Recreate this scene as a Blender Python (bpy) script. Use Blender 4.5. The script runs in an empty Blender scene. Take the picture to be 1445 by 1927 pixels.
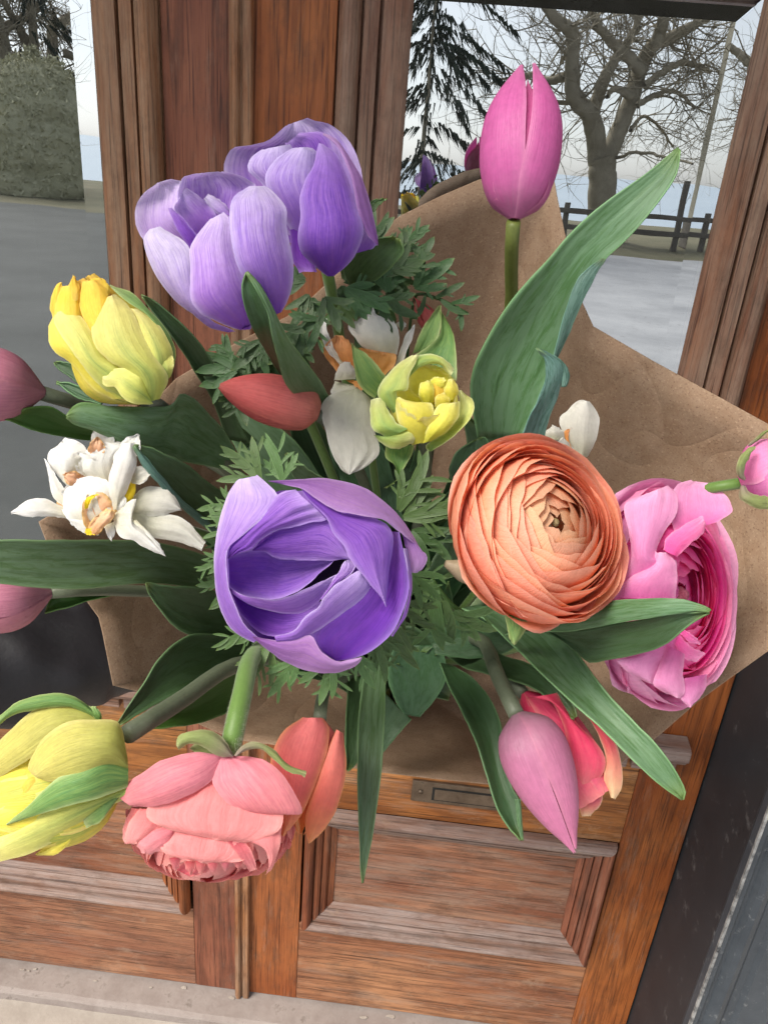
import bpy, math, random
import numpy as np
from mathutils import Vector, Matrix, noise as mnoise
R = math.radians
random.seed(4)
sc = bpy.context.scene
C = bpy.data.collections.new('bouquet_scene'); sc.collection.children.link(C)

# ---------------------------------------------------------------- camera
F = 1470.0; CX, CY = 722.5, 963.5
_up = np.array([265., 3256., F]); _up /= np.linalg.norm(_up)
_X = -30000.; _Y = (265*_X - F*F)/3256
_r = -np.array([_X, -_Y, -F]); _r /= np.linalg.norm(_r)
_y = np.cross(_up, _r)
M = np.array([_r, _y, _up])
CAM = np.array([0., -1.0, 1.517])
cam = bpy.data.cameras.new('camera'); camo = bpy.data.objects.new('camera', cam); C.objects.link(camo)
camo.matrix_world = Matrix(((*M[0], CAM[0]), (*M[1], CAM[1]), (*M[2], CAM[2]), (0, 0, 0, 1)))
cam.sensor_fit = 'HORIZONTAL'; cam.sensor_width = 36; cam.lens = 36*F/1445
cam.clip_start = 0.02; cam.clip_end = 20000
sc.camera = camo
cam.dof.use_dof = False

# ---------------------------------------------------------------- sky, sun, exposure
SUN_EL, SUN_ROT = 50, 226
world = bpy.data.worlds.new('World'); sc.world = world; world.use_nodes = True
wn = world.node_tree.nodes; wl = world.node_tree.links
bg = wn['Background']
sky = wn.new('ShaderNodeTexSky'); sky.sky_type = 'NISHITA'; sky.sun_disc = False
sky.sun_elevation = R(SUN_EL); sky.sun_rotation = R(SUN_ROT)
sky.air_density = 1.0; sky.dust_density = 0.8; sky.ozone_density = 1.0
hsv = wn.new('ShaderNodeHueSaturation'); hsv.inputs['Saturation'].default_value = 0.24
wl.new(sky.outputs[0], hsv.inputs['Color']); wl.new(hsv.outputs[0], bg.inputs['Color'])
bg.inputs['Strength'].default_value = 0.105
sl = bpy.data.lights.new('sun', 'SUN'); sl.energy = 3.3; sl.angle = R(30); sl.color = (1, .93, .83)
so = bpy.data.objects.new('sun', sl); C.objects.link(so)
_e, _a = R(SUN_EL), R(SUN_ROT)
_sd = Vector((math.sin(_a)*math.cos(_e), math.cos(_a)*math.cos(_e), math.sin(_e)))
so.rotation_euler = _sd.to_track_quat('Z', 'Y').to_euler(); so.location = _sd*30
sc.view_settings.view_transform = 'Standard'; sc.view_settings.look = 'None'
sc.view_settings.exposure = 1.12; sc.view_settings.gamma = 1
sc.cycles.max_bounces = 8; sc.cycles.transparent_max_bounces = 8; sc.cycles.use_denoising = True; sc.cycles.denoiser = 'OPENIMAGEDENOISE'; sc.cycles.denoising_input_passes = 'RGB_ALBEDO_NORMAL'; sc.cycles.denoising_prefilter = 'FAST'

# ---------------------------------------------------------------- helpers
def P(px, py, z):
    return CAM + M @ np.array([(px-CX)*z/F, -(py-CY)*z/F, -z])
ORG = {}
def setp(o, label=None, cat=None, group=None, kind=None):
    if label: o['label'] = label
    if cat: o['category'] = cat
    if group: o['group'] = group
    if kind: o['kind'] = kind
    return o
def thing(name, label, cat, loc=(0, 0, 0), group=None):
    o = bpy.data.objects.new(name, None); C.objects.link(o); o.empty_display_size = .02
    o.location = tuple(float(v) for v in loc); ORG[o] = np.array(loc, float)
    return setp(o, label, cat, group)
def mesh(name, V, Fc, mat, parent=None, uv=None, smooth=True, label=None, loc=None):
    V = np.asarray(V, float)
    org = ORG.get(parent, np.zeros(3)) if parent is not None else (np.array(loc, float) if loc is not None else np.zeros(3))
    me = bpy.data.meshes.new(name)
    me.from_pydata((V-org).tolist(), [], Fc)
    if uv is not None:
        ul = me.uv_layers.new(name='UVMap')
        li = np.zeros(len(me.loops), int); me.loops.foreach_get('vertex_index', li)
        ul.data.foreach_set('uv', np.asarray(uv, float)[li].ravel())
    if smooth: me.polygons.foreach_set('use_smooth', [True]*len(me.polygons))
    me.materials.append(mat); me.update()
    o = bpy.data.objects.new(name, me); C.objects.link(o)
    if parent is not None:
        o.parent = parent; ORG[o] = org
    elif loc is not None:
        o.location = tuple(org); ORG[o] = org
    else: ORG[o] = np.zeros(3)
    if label: o['label'] = label
    return o
def solid(o, t, off=0):
    m = o.modifiers.new('thick', 'SOLIDIFY'); m.thickness = t; m.offset = off; return o
def bevel(o, w, seg=2):
    m = o.modifiers.new('bev', 'BEVEL'); m.width = w; m.segments = seg; m.limit_method = 'ANGLE'; return o
def box(x0, x1, y0, y1, z0, z1):
    V = [(x, y, z) for x in (x0, x1) for y in (y0, y1) for z in (z0, z1)]
    return V, [(0, 1, 3, 2), (4, 6, 7, 5), (0, 4, 5, 1), (2, 3, 7, 6), (0, 2, 6, 4), (1, 5, 7, 3)]
def obox(name, b, mat, parent=None, bev=.0015, **k):
    V, Fc = box(*b); o = mesh(name, V, Fc, mat, parent, smooth=False, **k)
    if bev: bevel(o, bev)
    return o
def spl(pts, n, chord=True):
    p = np.asarray(pts, float)
    if p.ndim == 1: p = p[:, None]
    k = len(p)
    if k == 1: return np.repeat(p, n, 0)
    if chord:
        d = np.linalg.norm(np.diff(p[:, :2], axis=0), axis=1) + 1e-6
        t = np.concatenate([[0], np.cumsum(d)]); t /= t[-1]
    else: t = np.linspace(0, 1, k)
    # cubic hermite with finite-difference tangents
    m = np.zeros_like(p)
    for i in range(k):
        a, b = max(i-1, 0), min(i+1, k-1)
        m[i] = (p[b]-p[a])/(t[b]-t[a])
    s = np.linspace(0, 1, n); out = np.zeros((n, p.shape[1]))
    for j, x in enumerate(s):
        i = min(max(np.searchsorted(t, x)-1, 0), k-2)
        h = t[i+1]-t[i]; q = (x-t[i])/h
        out[j] = ((2*q**3-3*q**2+1)*p[i] + (q**3-2*q**2+q)*h*m[i] + (-2*q**3+3*q**2)*p[i+1] + (q**3-q**2)*h*m[i+1])
    return out
def prof(v, n):
    if np.isscalar(v): return np.full(n, float(v))
    return spl(v, n, chord=False)[:, 0]
def grid_faces(nv, nu):
    return [(j*nu+i, j*nu+i+1, (j+1)*nu+i+1, (j+1)*nu+i) for j in range(nv-1) for i in range(nu-1)]
class Crop:                                    # reading scale of a detail sketch: sketch units to frame units
    def __init__(s, x0, y0, sc_): s.x0, s.y0, s.s = x0, y0, sc_
    def __call__(s, pts): return [(s.x0+a/s.s, s.y0+b/s.s) for a, b in pts]
PX = Crop(0, 0, 1.0)
_seed = [0]
def sheet(name, parent, mat, L, Rr, z, h=0, bulge=0, tilt=0, edge=0, ruf=0, jit=1.5, wr=2.5, nu=13, nv=20, label=None, thick=None, crease=0):
    """A petal or blade: left and right edges from base to tip, distance z from the lens, relief h (towards the lens)."""
    _seed[0] += 1; sd = _seed[0]*7.31
    L = spl(L, nv); Rg = spl(Rr, nv)
    zz = prof(z, nv); hh = prof(h, nv); bb = prof(bulge, nv); tt = prof(tilt, nv); ee = prof(edge, nv)
    V = []; UV = []
    for j in range(nv):
        v = j/(nv-1)
        for i in range(nu):
            u = i/(nu-1); s = 2*u-1
            p = L[j]*(1-u)+Rg[j]*u
            w = abs(s)**3
            n1 = mnoise.noise((sd, v*5, s*2.0)); n2 = mnoise.noise((sd+9, v*9, s*3.0))
            n3 = mnoise.noise((sd+21, v*22, s*9.0)); p = p + np.array([n3, -n3])*jit*.45*w
            p = p + np.array([n1, n2])*jit*(1.2*w+.15)*(1+1.5*v**6)
            q = hh[j] + bb[j]*(1-s*s) + tt[j]*s + ee[j]*w*abs(s)
            if crease: q -= crease*math.exp(-(s/.16)**2)
            if ruf: q += ruf*max(w, v**5)*(mnoise.noise((sd+3, v*6, s*1.5)) + .5*mnoise.noise((sd+5, v*14, s*5)))
            if wr: q += wr*mnoise.noise((sd+11, s*4.5, v*1.6))
            V.append(P(p[0], p[1], zz[j]*(1-q/F))); UV.append((u, v))
    o = mesh(name, V, grid_faces(nv, nu), mat, parent, UV, label=label)
    if thick: solid(o, thick)
    return o
def frame_of(a):
    a = a/np.linalg.norm(a)
    e1 = (CAM - 0) * 0
    c = -M @ np.array([0, 0, -1.0])
    e1 = c - a*np.dot(c, a)
    if np.linalg.norm(e1) < .2: e1 = np.array([0, 0, 1.]) - a*a[2]
    e1 /= np.linalg.norm(e1); e2 = np.cross(a, e1)
    return a, e1, e2
def shell(name, parent, mat, base, tip, rad, phi, hw, t0=0., t1=1., dr=0., curl=0., tipin=0., ruf=0., nu=13, nv=20, bend=0., label=None, skew=0.):
    """A petal lying on a body of revolution about base->tip. rad in frame units at the base's distance; phi 0 faces the lens."""
    _seed[0] += 1; sd = _seed[0]*3.77
    b = P(*base); t = P(*tip); ax = t-b; ln = np.linalg.norm(ax); a, e1, e2 = frame_of(ax)
    k = base[2]/F
    rr = spl(rad, 60, chord=False)[:, 0]; hwv = prof(hw, nv)
    V = []; UV = []
    for j in range(nv):
        v = j/(nv-1); tt = t0+(t1-t0)*v
        r0 = np.interp(tt, np.linspace(0, 1, 60), rr)
        for i in range(nu):
            u = i/(nu-1); s = 2*u-1
            ph = R(phi + s*hwv[j] + skew*v)
            r = (r0 + dr*(1-.5*v) + curl*(s*s)*v - tipin*v**4)
            r += ruf*(abs(s)**3+v**5)*mnoise.noise((sd, v*6, s*3))
            r += .35*mnoise.noise((sd+4, v*3, s*6))
            q = b + a*ln*(tt + .012*mnoise.noise((sd+2, s*3, 0))*v**3) + (e1*math.cos(ph)+e2*math.sin(ph))*r*k + e1*bend*k*math.sin(math.pi*tt)
            V.append(q); UV.append((u, v))
    return mesh(name, V, grid_faces(nv, nu), mat, parent, UV, label=label)
def tube(name, parent, mat, pts, rad, n=10, m=None, label=None, loc=None, wob=0):
    """pts in world space"""
    p = np.asarray(pts, float); m = m or max(8, 6*len(p))
    d = np.concatenate([[0], np.cumsum(np.linalg.norm(np.diff(p, axis=0), axis=1))]); d /= d[-1]
    # smooth through pts
    s = np.linspace(0, 1, m); q = np.zeros((m, 3)); tg = np.zeros_like(p)
    for i in range(len(p)):
        a, b = max(i-1, 0), min(i+1, len(p)-1); tg[i] = (p[b]-p[a])/(d[b]-d[a])
    for j, x in enumerate(s):
        i = min(max(np.searchsorted(d, x)-1, 0), len(p)-2); h = d[i+1]-d[i]; t = (x-d[i])/h
        q[j] = (2*t**3-3*t**2+1)*p[i]+(t**3-2*t**2+t)*h*tg[i]+(-2*t**3+3*t**2)*p[i+1]+(t**3-t**2)*h*tg[i+1]
    rr = prof(rad, m) if not np.isscalar(rad) else np.full(m, rad)
    T = np.gradient(q, axis=0); T /= np.linalg.norm(T, axis=1)[:, None]
    nrm = np.cross(T[0], [0.3, 0.2, .9]); nrm /= np.linalg.norm(nrm)
    V = []; UV = []
    for j in range(m):
        nrm = nrm - T[j]*np.dot(nrm, T[j]); nrm /= np.linalg.norm(nrm); bn = np.cross(T[j], nrm)
        for i in range(n):
            a = 2*math.pi*i/n
            w = 1+wob*mnoise.noise((j*.6, math.cos(a)*1.3, math.sin(a)*1.3))
            V.append(q[j]+(nrm*math.cos(a)+bn*math.sin(a))*rr[j]*w); UV.append((i/n, j/(m-1)))
    Fc = [(j*n+i, j*n+(i+1) % n, (j+1)*n+(i+1) % n, (j+1)*n+i) for j in range(m-1) for i in range(n)]
    Fc += [tuple(range(n))[::-1], tuple((m-1)*n+i for i in range(n))]
    return mesh(name, V, Fc, mat, parent, UV, label=label, loc=loc)
def stem(parent, mat, pts, rad, name='stem', n=10):
    """pts (x, y, z) in frame units and distance; rad in metres"""
    return tube(name, parent, mat, [P(*q) for q in pts], rad, n)

# ---------------------------------------------------------------- materials
def newmat(name):
    m = bpy.data.materials.new(name); m.use_nodes = True
    nt = m.node_tree; nt.nodes.clear(); return m, nt
class NT:
    def __init__(s, nt): s.nt = nt
    def n(s, t, ins=None, **kw):
        nd = s.nt.nodes.new(t)
        for k, v in kw.items(): setattr(nd, k, v)
        for k, v in (ins or {}).items(): s.set(nd.inputs[k], v)
        return nd
    def set(s, sock, v):
        if hasattr(v, 'is_linked') or isinstance(v, bpy.types.NodeSocket): s.nt.links.new(v, sock)
        else:
            if isinstance(v, (tuple, list)) and len(v) == 3 and sock.type == 'RGBA': v = (*v, 1)
            sock.default_value = v
    def math(s, op, a, b=0., c=0., clamp=False):
        nd = s.n('ShaderNodeMath', {0: a, 1: b, 2: c}, operation=op); nd.use_clamp = clamp; return nd.outputs[0]
    def mix(s, f, a, b, blend='MIX'):
        nd = s.nt.nodes.new('ShaderNodeMix'); nd.data_type = 'RGBA'; nd.blend_type = blend; nd.clamp_factor = True
        s.set(nd.inputs[0], f); s.set(nd.inputs[6], a); s.set(nd.inputs[7], b); return nd.outputs[2]
    def ramp(s, f, stops, interp='LINEAR'):
        nd = s.n('ShaderNodeValToRGB', {0: f}); cr = nd.color_ramp; cr.interpolation = interp
        while len(cr.elements) < len(stops): cr.elements.new(.5)
        for e, (p, c) in zip(cr.elements, stops):
            e.position = p; e.color = (*c, 1) if not np.isscalar(c) else (c, c, c, 1)
        return nd.outputs[0]
    def noise(s, vec, scale, detail=3, rough=.55, dist=0.):
        return s.n('ShaderNodeTexNoise', {'Vector': vec, 'Scale': scale, 'Detail': detail, 'Roughness': rough, 'Distortion': dist}).outputs['Fac']
    def mapping(s, vec, scale, loc=(0, 0, 0), rot=(0, 0, 0)):
        return s.n('ShaderNodeMapping', {'Vector': vec, 'Scale': scale, 'Location': loc, 'Rotation': rot}).outputs[0]
    def out(s, sh):
        o = s.n('ShaderNodeOutputMaterial'); s.nt.links.new(sh, o.inputs[0]); return o
def lin(r, g, b):
    f = lambda c: (c/255/12.92) if c/255 < .04045 else ((c/255+.055)/1.055)**2.4
    return (f(r), f(g), f(b))
def petal_mat(name, base, mid, tip, edge=None, edgew=.5, streak=(0, 0, 0), samt=.25, transl=.3, rough=.5, stops=(0., .45, 1.), flame=None, flamew=.3, bump=.25, fine=46, spec=.25, vary=.06, centre=None, sheen=0.0):
    m, nt = newmat(name); g = NT(nt)
    tc = g.n('ShaderNodeTexCoord'); oi = g.n('ShaderNodeObjectInfo')
    uv = g.n('ShaderNodeSeparateXYZ', {0: tc.outputs['UV']}); u, v = uv.outputs[0], uv.outputs[1]
    rnd = oi.outputs['Random']
    wob = g.noise(tc.outputs['Object'], 60, 2)
    vv = g.math('ADD', v, g.math('MULTIPLY', g.math('SUBTRACT', wob, .5), .22))
    col = g.ramp(vv, [(stops[0], base), (stops[1], mid), (stops[2], tip)])
    au = g.math('ABSOLUTE', g.math('SUBTRACT', g.math('MULTIPLY', u, 2.), 1.))
    # veins: fan out towards the tip
    uoff = g.math('ADD', g.math('MULTIPLY', u, 1.), g.math('MULTIPLY', rnd, 37.))
    cv = g.n('ShaderNodeCombineXYZ', {0: g.math('MULTIPLY', uoff, fine), 1: g.math('MULTIPLY', v, 2.6), 2: rnd}).outputs[0]
    vein = g.noise(cv, 1.0, 4, .65, .3)
    cv2 = g.n('ShaderNodeCombineXYZ', {0: g.math('MULTIPLY', uoff, fine*2.4), 1: g.math('MULTIPLY', v, 9.), 2: rnd}).outputs[0]
    vein2 = g.noise(cv2, 1.0, 2, .6)
    vm = g.math('ADD', g.math('MULTIPLY', vein, .65), g.math('MULTIPLY', vein2, .35))
    sm = g.n('ShaderNodeMapRange', {0: vm, 1: .44, 2: .60, 3: 0., 4: 1.}).outputs[0]
    col = g.mix(g.math('MULTIPLY', sm, min(.85, samt*1.05)), col, streak)
    if centre is not None:
        cm = g.math('MULTIPLY', g.math('SUBTRACT', 1., g.math('MULTIPLY', au, 2.2), clamp=True), g.n('ShaderNodeMapRange', {0: v, 1: .95, 2: .3, 3: 0., 4: 1.}).outputs[0])
        cm = g.math('MULTIPLY', cm, g.n('ShaderNodeMapRange', {0: vein, 1: .3, 2: .6, 3: .2, 4: 1.}).outputs[0])
        col = g.mix(cm, col, centre)
    if flame is not None:
        fl = g.math('MULTIPLY', g.n('ShaderNodeMapRange', {0: g.math('ADD', au, g.math('MULTIPLY', g.math('SUBTRACT', vein, .5), 1.4)), 1: flamew+.35, 2: flamew-.15, 3: 0., 4: 1.}).outputs[0],
                    g.n('ShaderNodeMapRange', {0: v, 1: 1.02, 2: .5, 3: 0., 4: 1.}).outputs[0])
        col = g.mix(fl, col, flame)
    if edge is not None:
        ev = g.math('MAXIMUM', g.math('POWER', au, 7.), g.math('POWER', v, 9.))
        col = g.mix(g.math('MULTIPLY', ev, edgew), col, edge)
    bl = g.noise(tc.outputs['Object'], 210, 5, .7)
    hs = g.n('ShaderNodeHueSaturation', {'Color': col, 'Hue': g.math('ADD', .5, g.math('MULTIPLY', g.math('SUBTRACT', rnd, .5), vary*.25)),
                                         'Value': g.math('ADD', g.math('ADD', 1.-vary, g.math('MULTIPLY', rnd, vary*2)), g.math('MULTIPLY', g.math('SUBTRACT', bl, .5), .42))}).outputs[0]
    bp = g.n('ShaderNodeBump', {'Strength': min(1., bump*2.2), 'Distance': .0009, 'Height': g.math('ADD', vm, g.math('MULTIPLY', bl, .35))}).outputs[0]
    pr = g.n('ShaderNodeBsdfPrincipled', {'Base Color': hs, 'Roughness': rough, 'Specular IOR Level': spec, 'Normal': bp, 'Sheen Weight': sheen})
    tr = g.n('ShaderNodeBsdfTranslucent', {'Color': g.n('ShaderNodeHueSaturation', {'Color': hs, 'Saturation': 1.15, 'Value': 1.1}).outputs[0], 'Normal': bp})
    mx = g.n('ShaderNodeMixShader', {0: transl, 1: pr.outputs[0], 2: tr.outputs[0]})
    g.out(mx.outputs[0]); return m
def leaf_mat(name, c1, c2, bloomc, transl=.18, rough=.40, bloom=.35, fine=105):
    m, nt = newmat(name); g = NT(nt)
    tc = g.n('ShaderNodeTexCoord'); oi = g.n('ShaderNodeObjectInfo'); rnd = oi.outputs['Random']
    uv = g.n('ShaderNodeSeparateXYZ', {0: tc.outputs['UV']}); u, v = uv.outputs[0], uv.outputs[1]
    au = g.math('ABSOLUTE', g.math('SUBTRACT', g.math('MULTIPLY', u, 2.), 1.))
    cv = g.n('ShaderNodeCombineXYZ', {0: g.math('MULTIPLY', g.math('ADD', u, rnd), fine), 1: g.math('MULTIPLY', v, 3.), 2: rnd}).outputs[0]
    ln_ = g.noise(cv, 1., 4, .7)
    cw = g.n('ShaderNodeCombineXYZ', {0: g.math('MULTIPLY', g.math('ADD', u, rnd), 9.), 1: g.math('MULTIPLY', v, 7.), 2: rnd}).outputs[0]
    rub = g.noise(cw, 1., 5, .72, .6)          # where the waxy bloom is rubbed off
    bl = g.noise(tc.outputs['Object'], 45, 4, .6)
    col = g.mix(bl, c1, c2)
    col = g.mix(g.math('MULTIPLY', g.n('ShaderNodeMapRange', {0: ln_, 1: .42, 2: .6, 3: 0., 4: 1.}).outputs[0], .5), col, tuple(x*.55 for x in c1))
    bm = g.n('ShaderNodeMapRange', {0: rub, 1: .60, 2: .44, 3: 0., 4: 1.}).outputs[0]
    col = g.mix(g.math('MULTIPLY', bm, bloom), col, bloomc)
    dk = g.n('ShaderNodeMapRange', {0: g.math('MULTIPLY', rub, ln_), 1: .34, 2: .42, 3: 0., 4: .6}).outputs[0]
    col = g.mix(dk, col, tuple(x*.45 for x in c1))
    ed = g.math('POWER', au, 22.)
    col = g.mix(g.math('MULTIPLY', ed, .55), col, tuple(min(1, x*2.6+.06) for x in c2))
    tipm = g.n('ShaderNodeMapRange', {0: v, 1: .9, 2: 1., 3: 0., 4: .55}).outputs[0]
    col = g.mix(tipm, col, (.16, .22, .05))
    col = g.n('ShaderNodeHueSaturation', {'Color': col, 'Hue': g.math('ADD', .485, g.math('MULTIPLY', rnd, .03)), 'Value': g.math('ADD', .85, g.math('MULTIPLY', rnd, .3))}).outputs[0]
    bp = g.n('ShaderNodeBump', {'Strength': .3, 'Distance': .0006, 'Height': g.math('ADD', ln_, g.math('MULTIPLY', bl, .5))}).outputs[0]
    pr = g.n('ShaderNodeBsdfPrincipled', {'Base Color': col, 'Roughness': g.math('ADD', rough-.1, g.math('MULTIPLY', bl, .25)), 'Specular IOR Level': .4, 'Normal': bp})
    tr = g.n('ShaderNodeBsdfTranslucent', {'Color': g.mix(.5, col, (.14, .30, .02))})
    mx = g.n('ShaderNodeMixShader', {0: transl, 1: pr.outputs[0], 2: tr.outputs[0]})
    g.out(mx.outputs[0]); return m
def stem_mat(name, c1, c2, fuzz=0.):
    m, nt = newmat(name); g = NT(nt)
    tc = g.n('ShaderNodeTexCoord')
    n1 = g.noise(g.mapping(tc.outputs['UV'], (14, 5, 1)), 1., 4, .65); n2 = g.noise(tc.outputs['Object'], 350, 3)
    col = g.mix(n1, c1, c2); col = g.mix(g.math('MULTIPLY', n2, .4), col, tuple(x*.5 for x in c1))
    bp = g.n('ShaderNodeBump', {'Strength': .4, 'Distance': .0004, 'Height': n2}).outputs[0]
    pr = g.n('ShaderNodeBsdfPrincipled', {'Base Color': col, 'Roughness': .5, 'Specular IOR Level': .35, 'Normal': bp, 'Sheen Weight': fuzz, 'Subsurface Weight': .0})
    g.out(pr.outputs[0]); return m
def wood_mat(name, axis, dark, mid, light, weather=.25, wcol=(.20, .155, .12), scratch=.3, rough=.5, seed=0., chips=0.0):
    m, nt = newmat(name); g = NT(nt)
    tc = g.n('ShaderNodeTexCoord'); oi = g.n('ShaderNodeObjectInfo')
    off = g.n('ShaderNodeCombineXYZ', {0: g.math('MULTIPLY', oi.outputs['Random'], 5.), 1: g.math('MULTIPLY', oi.outputs['Random'], 3.), 2: g.math('MULTIPLY', oi.outputs['Random'], 7.)}).outputs[0]
    pos = g.n('ShaderNodeVectorMath', {0: tc.outputs['Object'], 1: off}, operation='ADD').outputs[0]
    def st(a, b): return (b, a, a) if axis == 'x' else (a, a, b)
    warp = g.noise(g.mapping(pos, st(9, 2.2)), 1., 3, .5)
    ring = g.noise(g.mapping(pos, st(26, 1.5)), 1., 4, .6, .8)
    rv = g.math('SINE', g.math('ADD', g.math('MULTIPLY', ring, 34.), g.math('MULTIPLY', warp, 12.)))
    ringm = g.n('ShaderNodeMapRange', {0: rv, 1: -1., 2: 1., 3: 0., 4: 1.}).outputs[0]
    ringm = g.math('POWER', ringm, 2.2)
    fine = g.noise(g.mapping(pos, st(420, 9)), 1., 3, .7)
    fib = g.noise(g.mapping(pos, st(130, 3.5)), 1., 4, .7)
    big = g.noise(pos, 5., 3, .6); big2 = g.noise(g.mapping(pos, st(7, 1.4), (5, 2, 1)), 1., 3, .6)
    col = g.mix(g.n('ShaderNodeMapRange', {0: big, 1: .35, 2: .65, 3: 0., 4: 1.}).outputs[0], mid, light)
    col = g.mix(g.n('ShaderNodeMapRange', {0: big2, 1: .45, 2: .68, 3: 0., 4: .75}).outputs[0], col, tuple(a*b for a, b in zip(mid, (.62, .48, .45))))
    col = g.mix(g.math('MULTIPLY', ringm, .45), col, dark)
    col = g.mix(g.n('ShaderNodeMapRange', {0: fib, 1: .48, 2: .75, 3: 0., 4: .34}).outputs[0], col, dark)
    col = g.mix(g.n('ShaderNodeMapRange', {0: fine, 1: .53, 2: .68, 3: 0., 4: .8}).outputs[0], col, tuple(x*.4 for x in dark))
    blot = g.noise(g.mapping(pos, st(16, 7)), 1., 5, .7)
    col = g.mix(g.n('ShaderNodeMapRange', {0: blot, 1: .55, 2: .75, 3: 0., 4: .55}).outputs[0], col, tuple(x*.45 for x in dark))
    wmask = g.noise(g.mapping(pos, st(30, 5)), 1., 6, .75)
    wm = g.n('ShaderNodeMapRange', {0: g.math('ADD', wmask, weather), 1: .58, 2: .95, 3: 0., 4: .9}).outputs[0]
    wc = g.mix(fib, wcol, tuple(x*1.9 for x in wcol))
    wc = g.mix(g.n('ShaderNodeMapRange', {0: fine, 1: .5, 2: .7, 3: 0., 4: .7}).outputs[0], wc, tuple(x*.3 for x in wcol))
    col = g.mix(wm, col, wc)
    if scratch:
        scn = g.noise(g.mapping(pos, st(48, 26), (3, 1, 7)), 1., 6, .8)
        col = g.mix(g.n('ShaderNodeMapRange', {0: scn, 1: .66, 2: .78, 3: 0., 4: scratch}).outputs[0], col, (.45, .40, .34))
    gr = g.noise(g.mapping(pos, st(34, 17), (2, 9, 4)), 1., 8, .78)
    col = g.mix(g.n('ShaderNodeMapRange', {0: gr, 1: .51, 2: .68, 3: 0., 4: .48}).outputs[0], col, (.070, .040, .024))
    if scratch > .25:
        bl = g.noise(g.mapping(pos, st(21, 12), (8, 3, 2)), 1., 8, .8, .4)
        col = g.mix(g.n('ShaderNodeMapRange', {0: bl, 1: .56, 2: .70, 3: 0., 4: .55}).outputs[0], col, (.37, .245, .155))
    col = g.n('ShaderNodeHueSaturation', {'Color': col, 'Hue': g.math('ADD', .494, g.math('MULTIPLY', oi.outputs['Random'], .008)), 'Saturation': g.math('ADD', .88, g.math('MULTIPLY', oi.outputs['Random'], .2)), 'Value': g.math('ADD', .92, g.math('MULTIPLY', oi.outputs['Random'], .18))}).outputs[0]
    if chips:
        vo = g.n('ShaderNodeTexVoronoi', {'Vector': pos, 'Scale': 17.}); vo.inputs['Randomness'].default_value = 1
        cn = g.math('ADD', vo.outputs['Distance'], g.math('MULTIPLY', g.math('SUBTRACT', g.noise(pos, 90, 3), .5), .1))
        sel = g.math('GREATER_THAN', g.n('ShaderNodeSeparateXYZ', {0: vo.outputs['Color']}).outputs[0], 1-chips)
        col = g.mix(g.math('MULTIPLY', g.math('LESS_THAN', cn, .085), sel), col, (.75, .70, .68))
    bp = g.n('ShaderNodeBump', {'Strength': .8, 'Distance': .0011, 'Height': g.math('ADD', g.math('ADD', fib, fine), g.math('MULTIPLY', ringm, .3))}).outputs[0]
    pr = g.n('ShaderNodeBsdfPrincipled', {'Base Color': col, 'Roughness': g.math('ADD', rough-.12, g.math('MULTIPLY', wmask, .4)), 'Specular IOR Level': .35, 'Normal': bp})
    g.out(pr.outputs[0]); return m
def rough_mat(name, c1, c2, scale=30, rough=.8, bump=.3, dist=.002, spots=None, spotamt=.5, spotscale=200, spec=.3, metal=0.):
    m, nt = newmat(name); g = NT(nt); tc = g.n('ShaderNodeTexCoord'); ob = tc.outputs['Object']
    a = g.noise(ob, scale, 6, .65); b = g.noise(ob, scale*7, 4, .6)
    col = g.mix(g.n('ShaderNodeMapRange', {0: a, 1: .3, 2: .7, 3: 0., 4: 1.}).outputs[0], c1, c2)
    if spots is not None:
        s_ = g.noise(ob, spotscale, 4, .75)
        col = g.mix(g.n('ShaderNodeMapRange', {0: s_, 1: .60, 2: .72, 3: 0., 4: spotamt}).outputs[0], col, spots)
    bp = g.n('ShaderNodeBump', {'Strength': bump, 'Distance': dist, 'Height': g.math('ADD', a, b)}).outputs[0]
    pr = g.n('ShaderNodeBsdfPrincipled', {'Base Color': col, 'Roughness': rough, 'Specular IOR Level': spec, 'Normal': bp, 'Metallic': metal})
    g.out(pr.outputs[0]); return m
# ================================================================ THE SETTING: doors, frame, wall, porch, yard
W_D, W_M, W_L = (.070, .021, .009), (.225, .068, .027), (.32, .115, .047)
m_wood_v = wood_mat('oak_upright', 'z', W_D, W_M, W_L, weather=.02, scratch=.14)
m_wood_h = wood_mat('oak_level', 'x', W_D, (.30, .115, .040), (.44, .205, .082), weather=.08, scratch=.34)
m_wood_p = wood_mat('oak_panel', 'x', (.075, .025, .012), (.27, .100, .040), (.39, .175, .080), weather=.14, scratch=.4)
m_wth_v = wood_mat('weathered_oak_upright', 'z', W_D, (.22, .088, .040), (.30, .14, .070), weather=.22, wcol=(.22, .155, .11), scratch=.2)
m_wth_h = wood_mat('weathered_oak_level', 'x', W_D, (.20, .085, .042), (.28, .14, .075), weather=.31, wcol=(.20, .16, .145), scratch=.45, rough=.42)
m_jamb = rough_mat('charcoal_paint', (.021, .024, .029), (.030, .034, .040), 12, .48, .12, .001, spots=(.25, .25, .25), spotamt=.35, spotscale=34)
m_case = rough_mat('slate_blue_paint', (.036, .046, .058), (.056, .068, .082), 22, .42, .2, .001, spots=(.4, .4, .4), spotamt=.3, spotscale=60)
m_chip = rough_mat('chipped_paint_edge', (.45, .45, .44), (.03, .034, .04), 60, .7)
m_wall = rough_mat('wall_stucco', (.30, .28, .25), (.36, .34, .30), 20, .9)
m_sill = rough_mat('sill_stone', (.235, .195, .178), (.32, .28, .26), 26, .75, .4, .002, spots=(.10, .075, .06), spotamt=.6, spotscale=26)
m_floor = rough_mat('porch_boards_paint', (.32, .28, .245), (.42, .38, .335), 18, .7, .4, .002, spots=(.16, .10, .08), spotamt=.7, spotscale=16)
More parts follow.
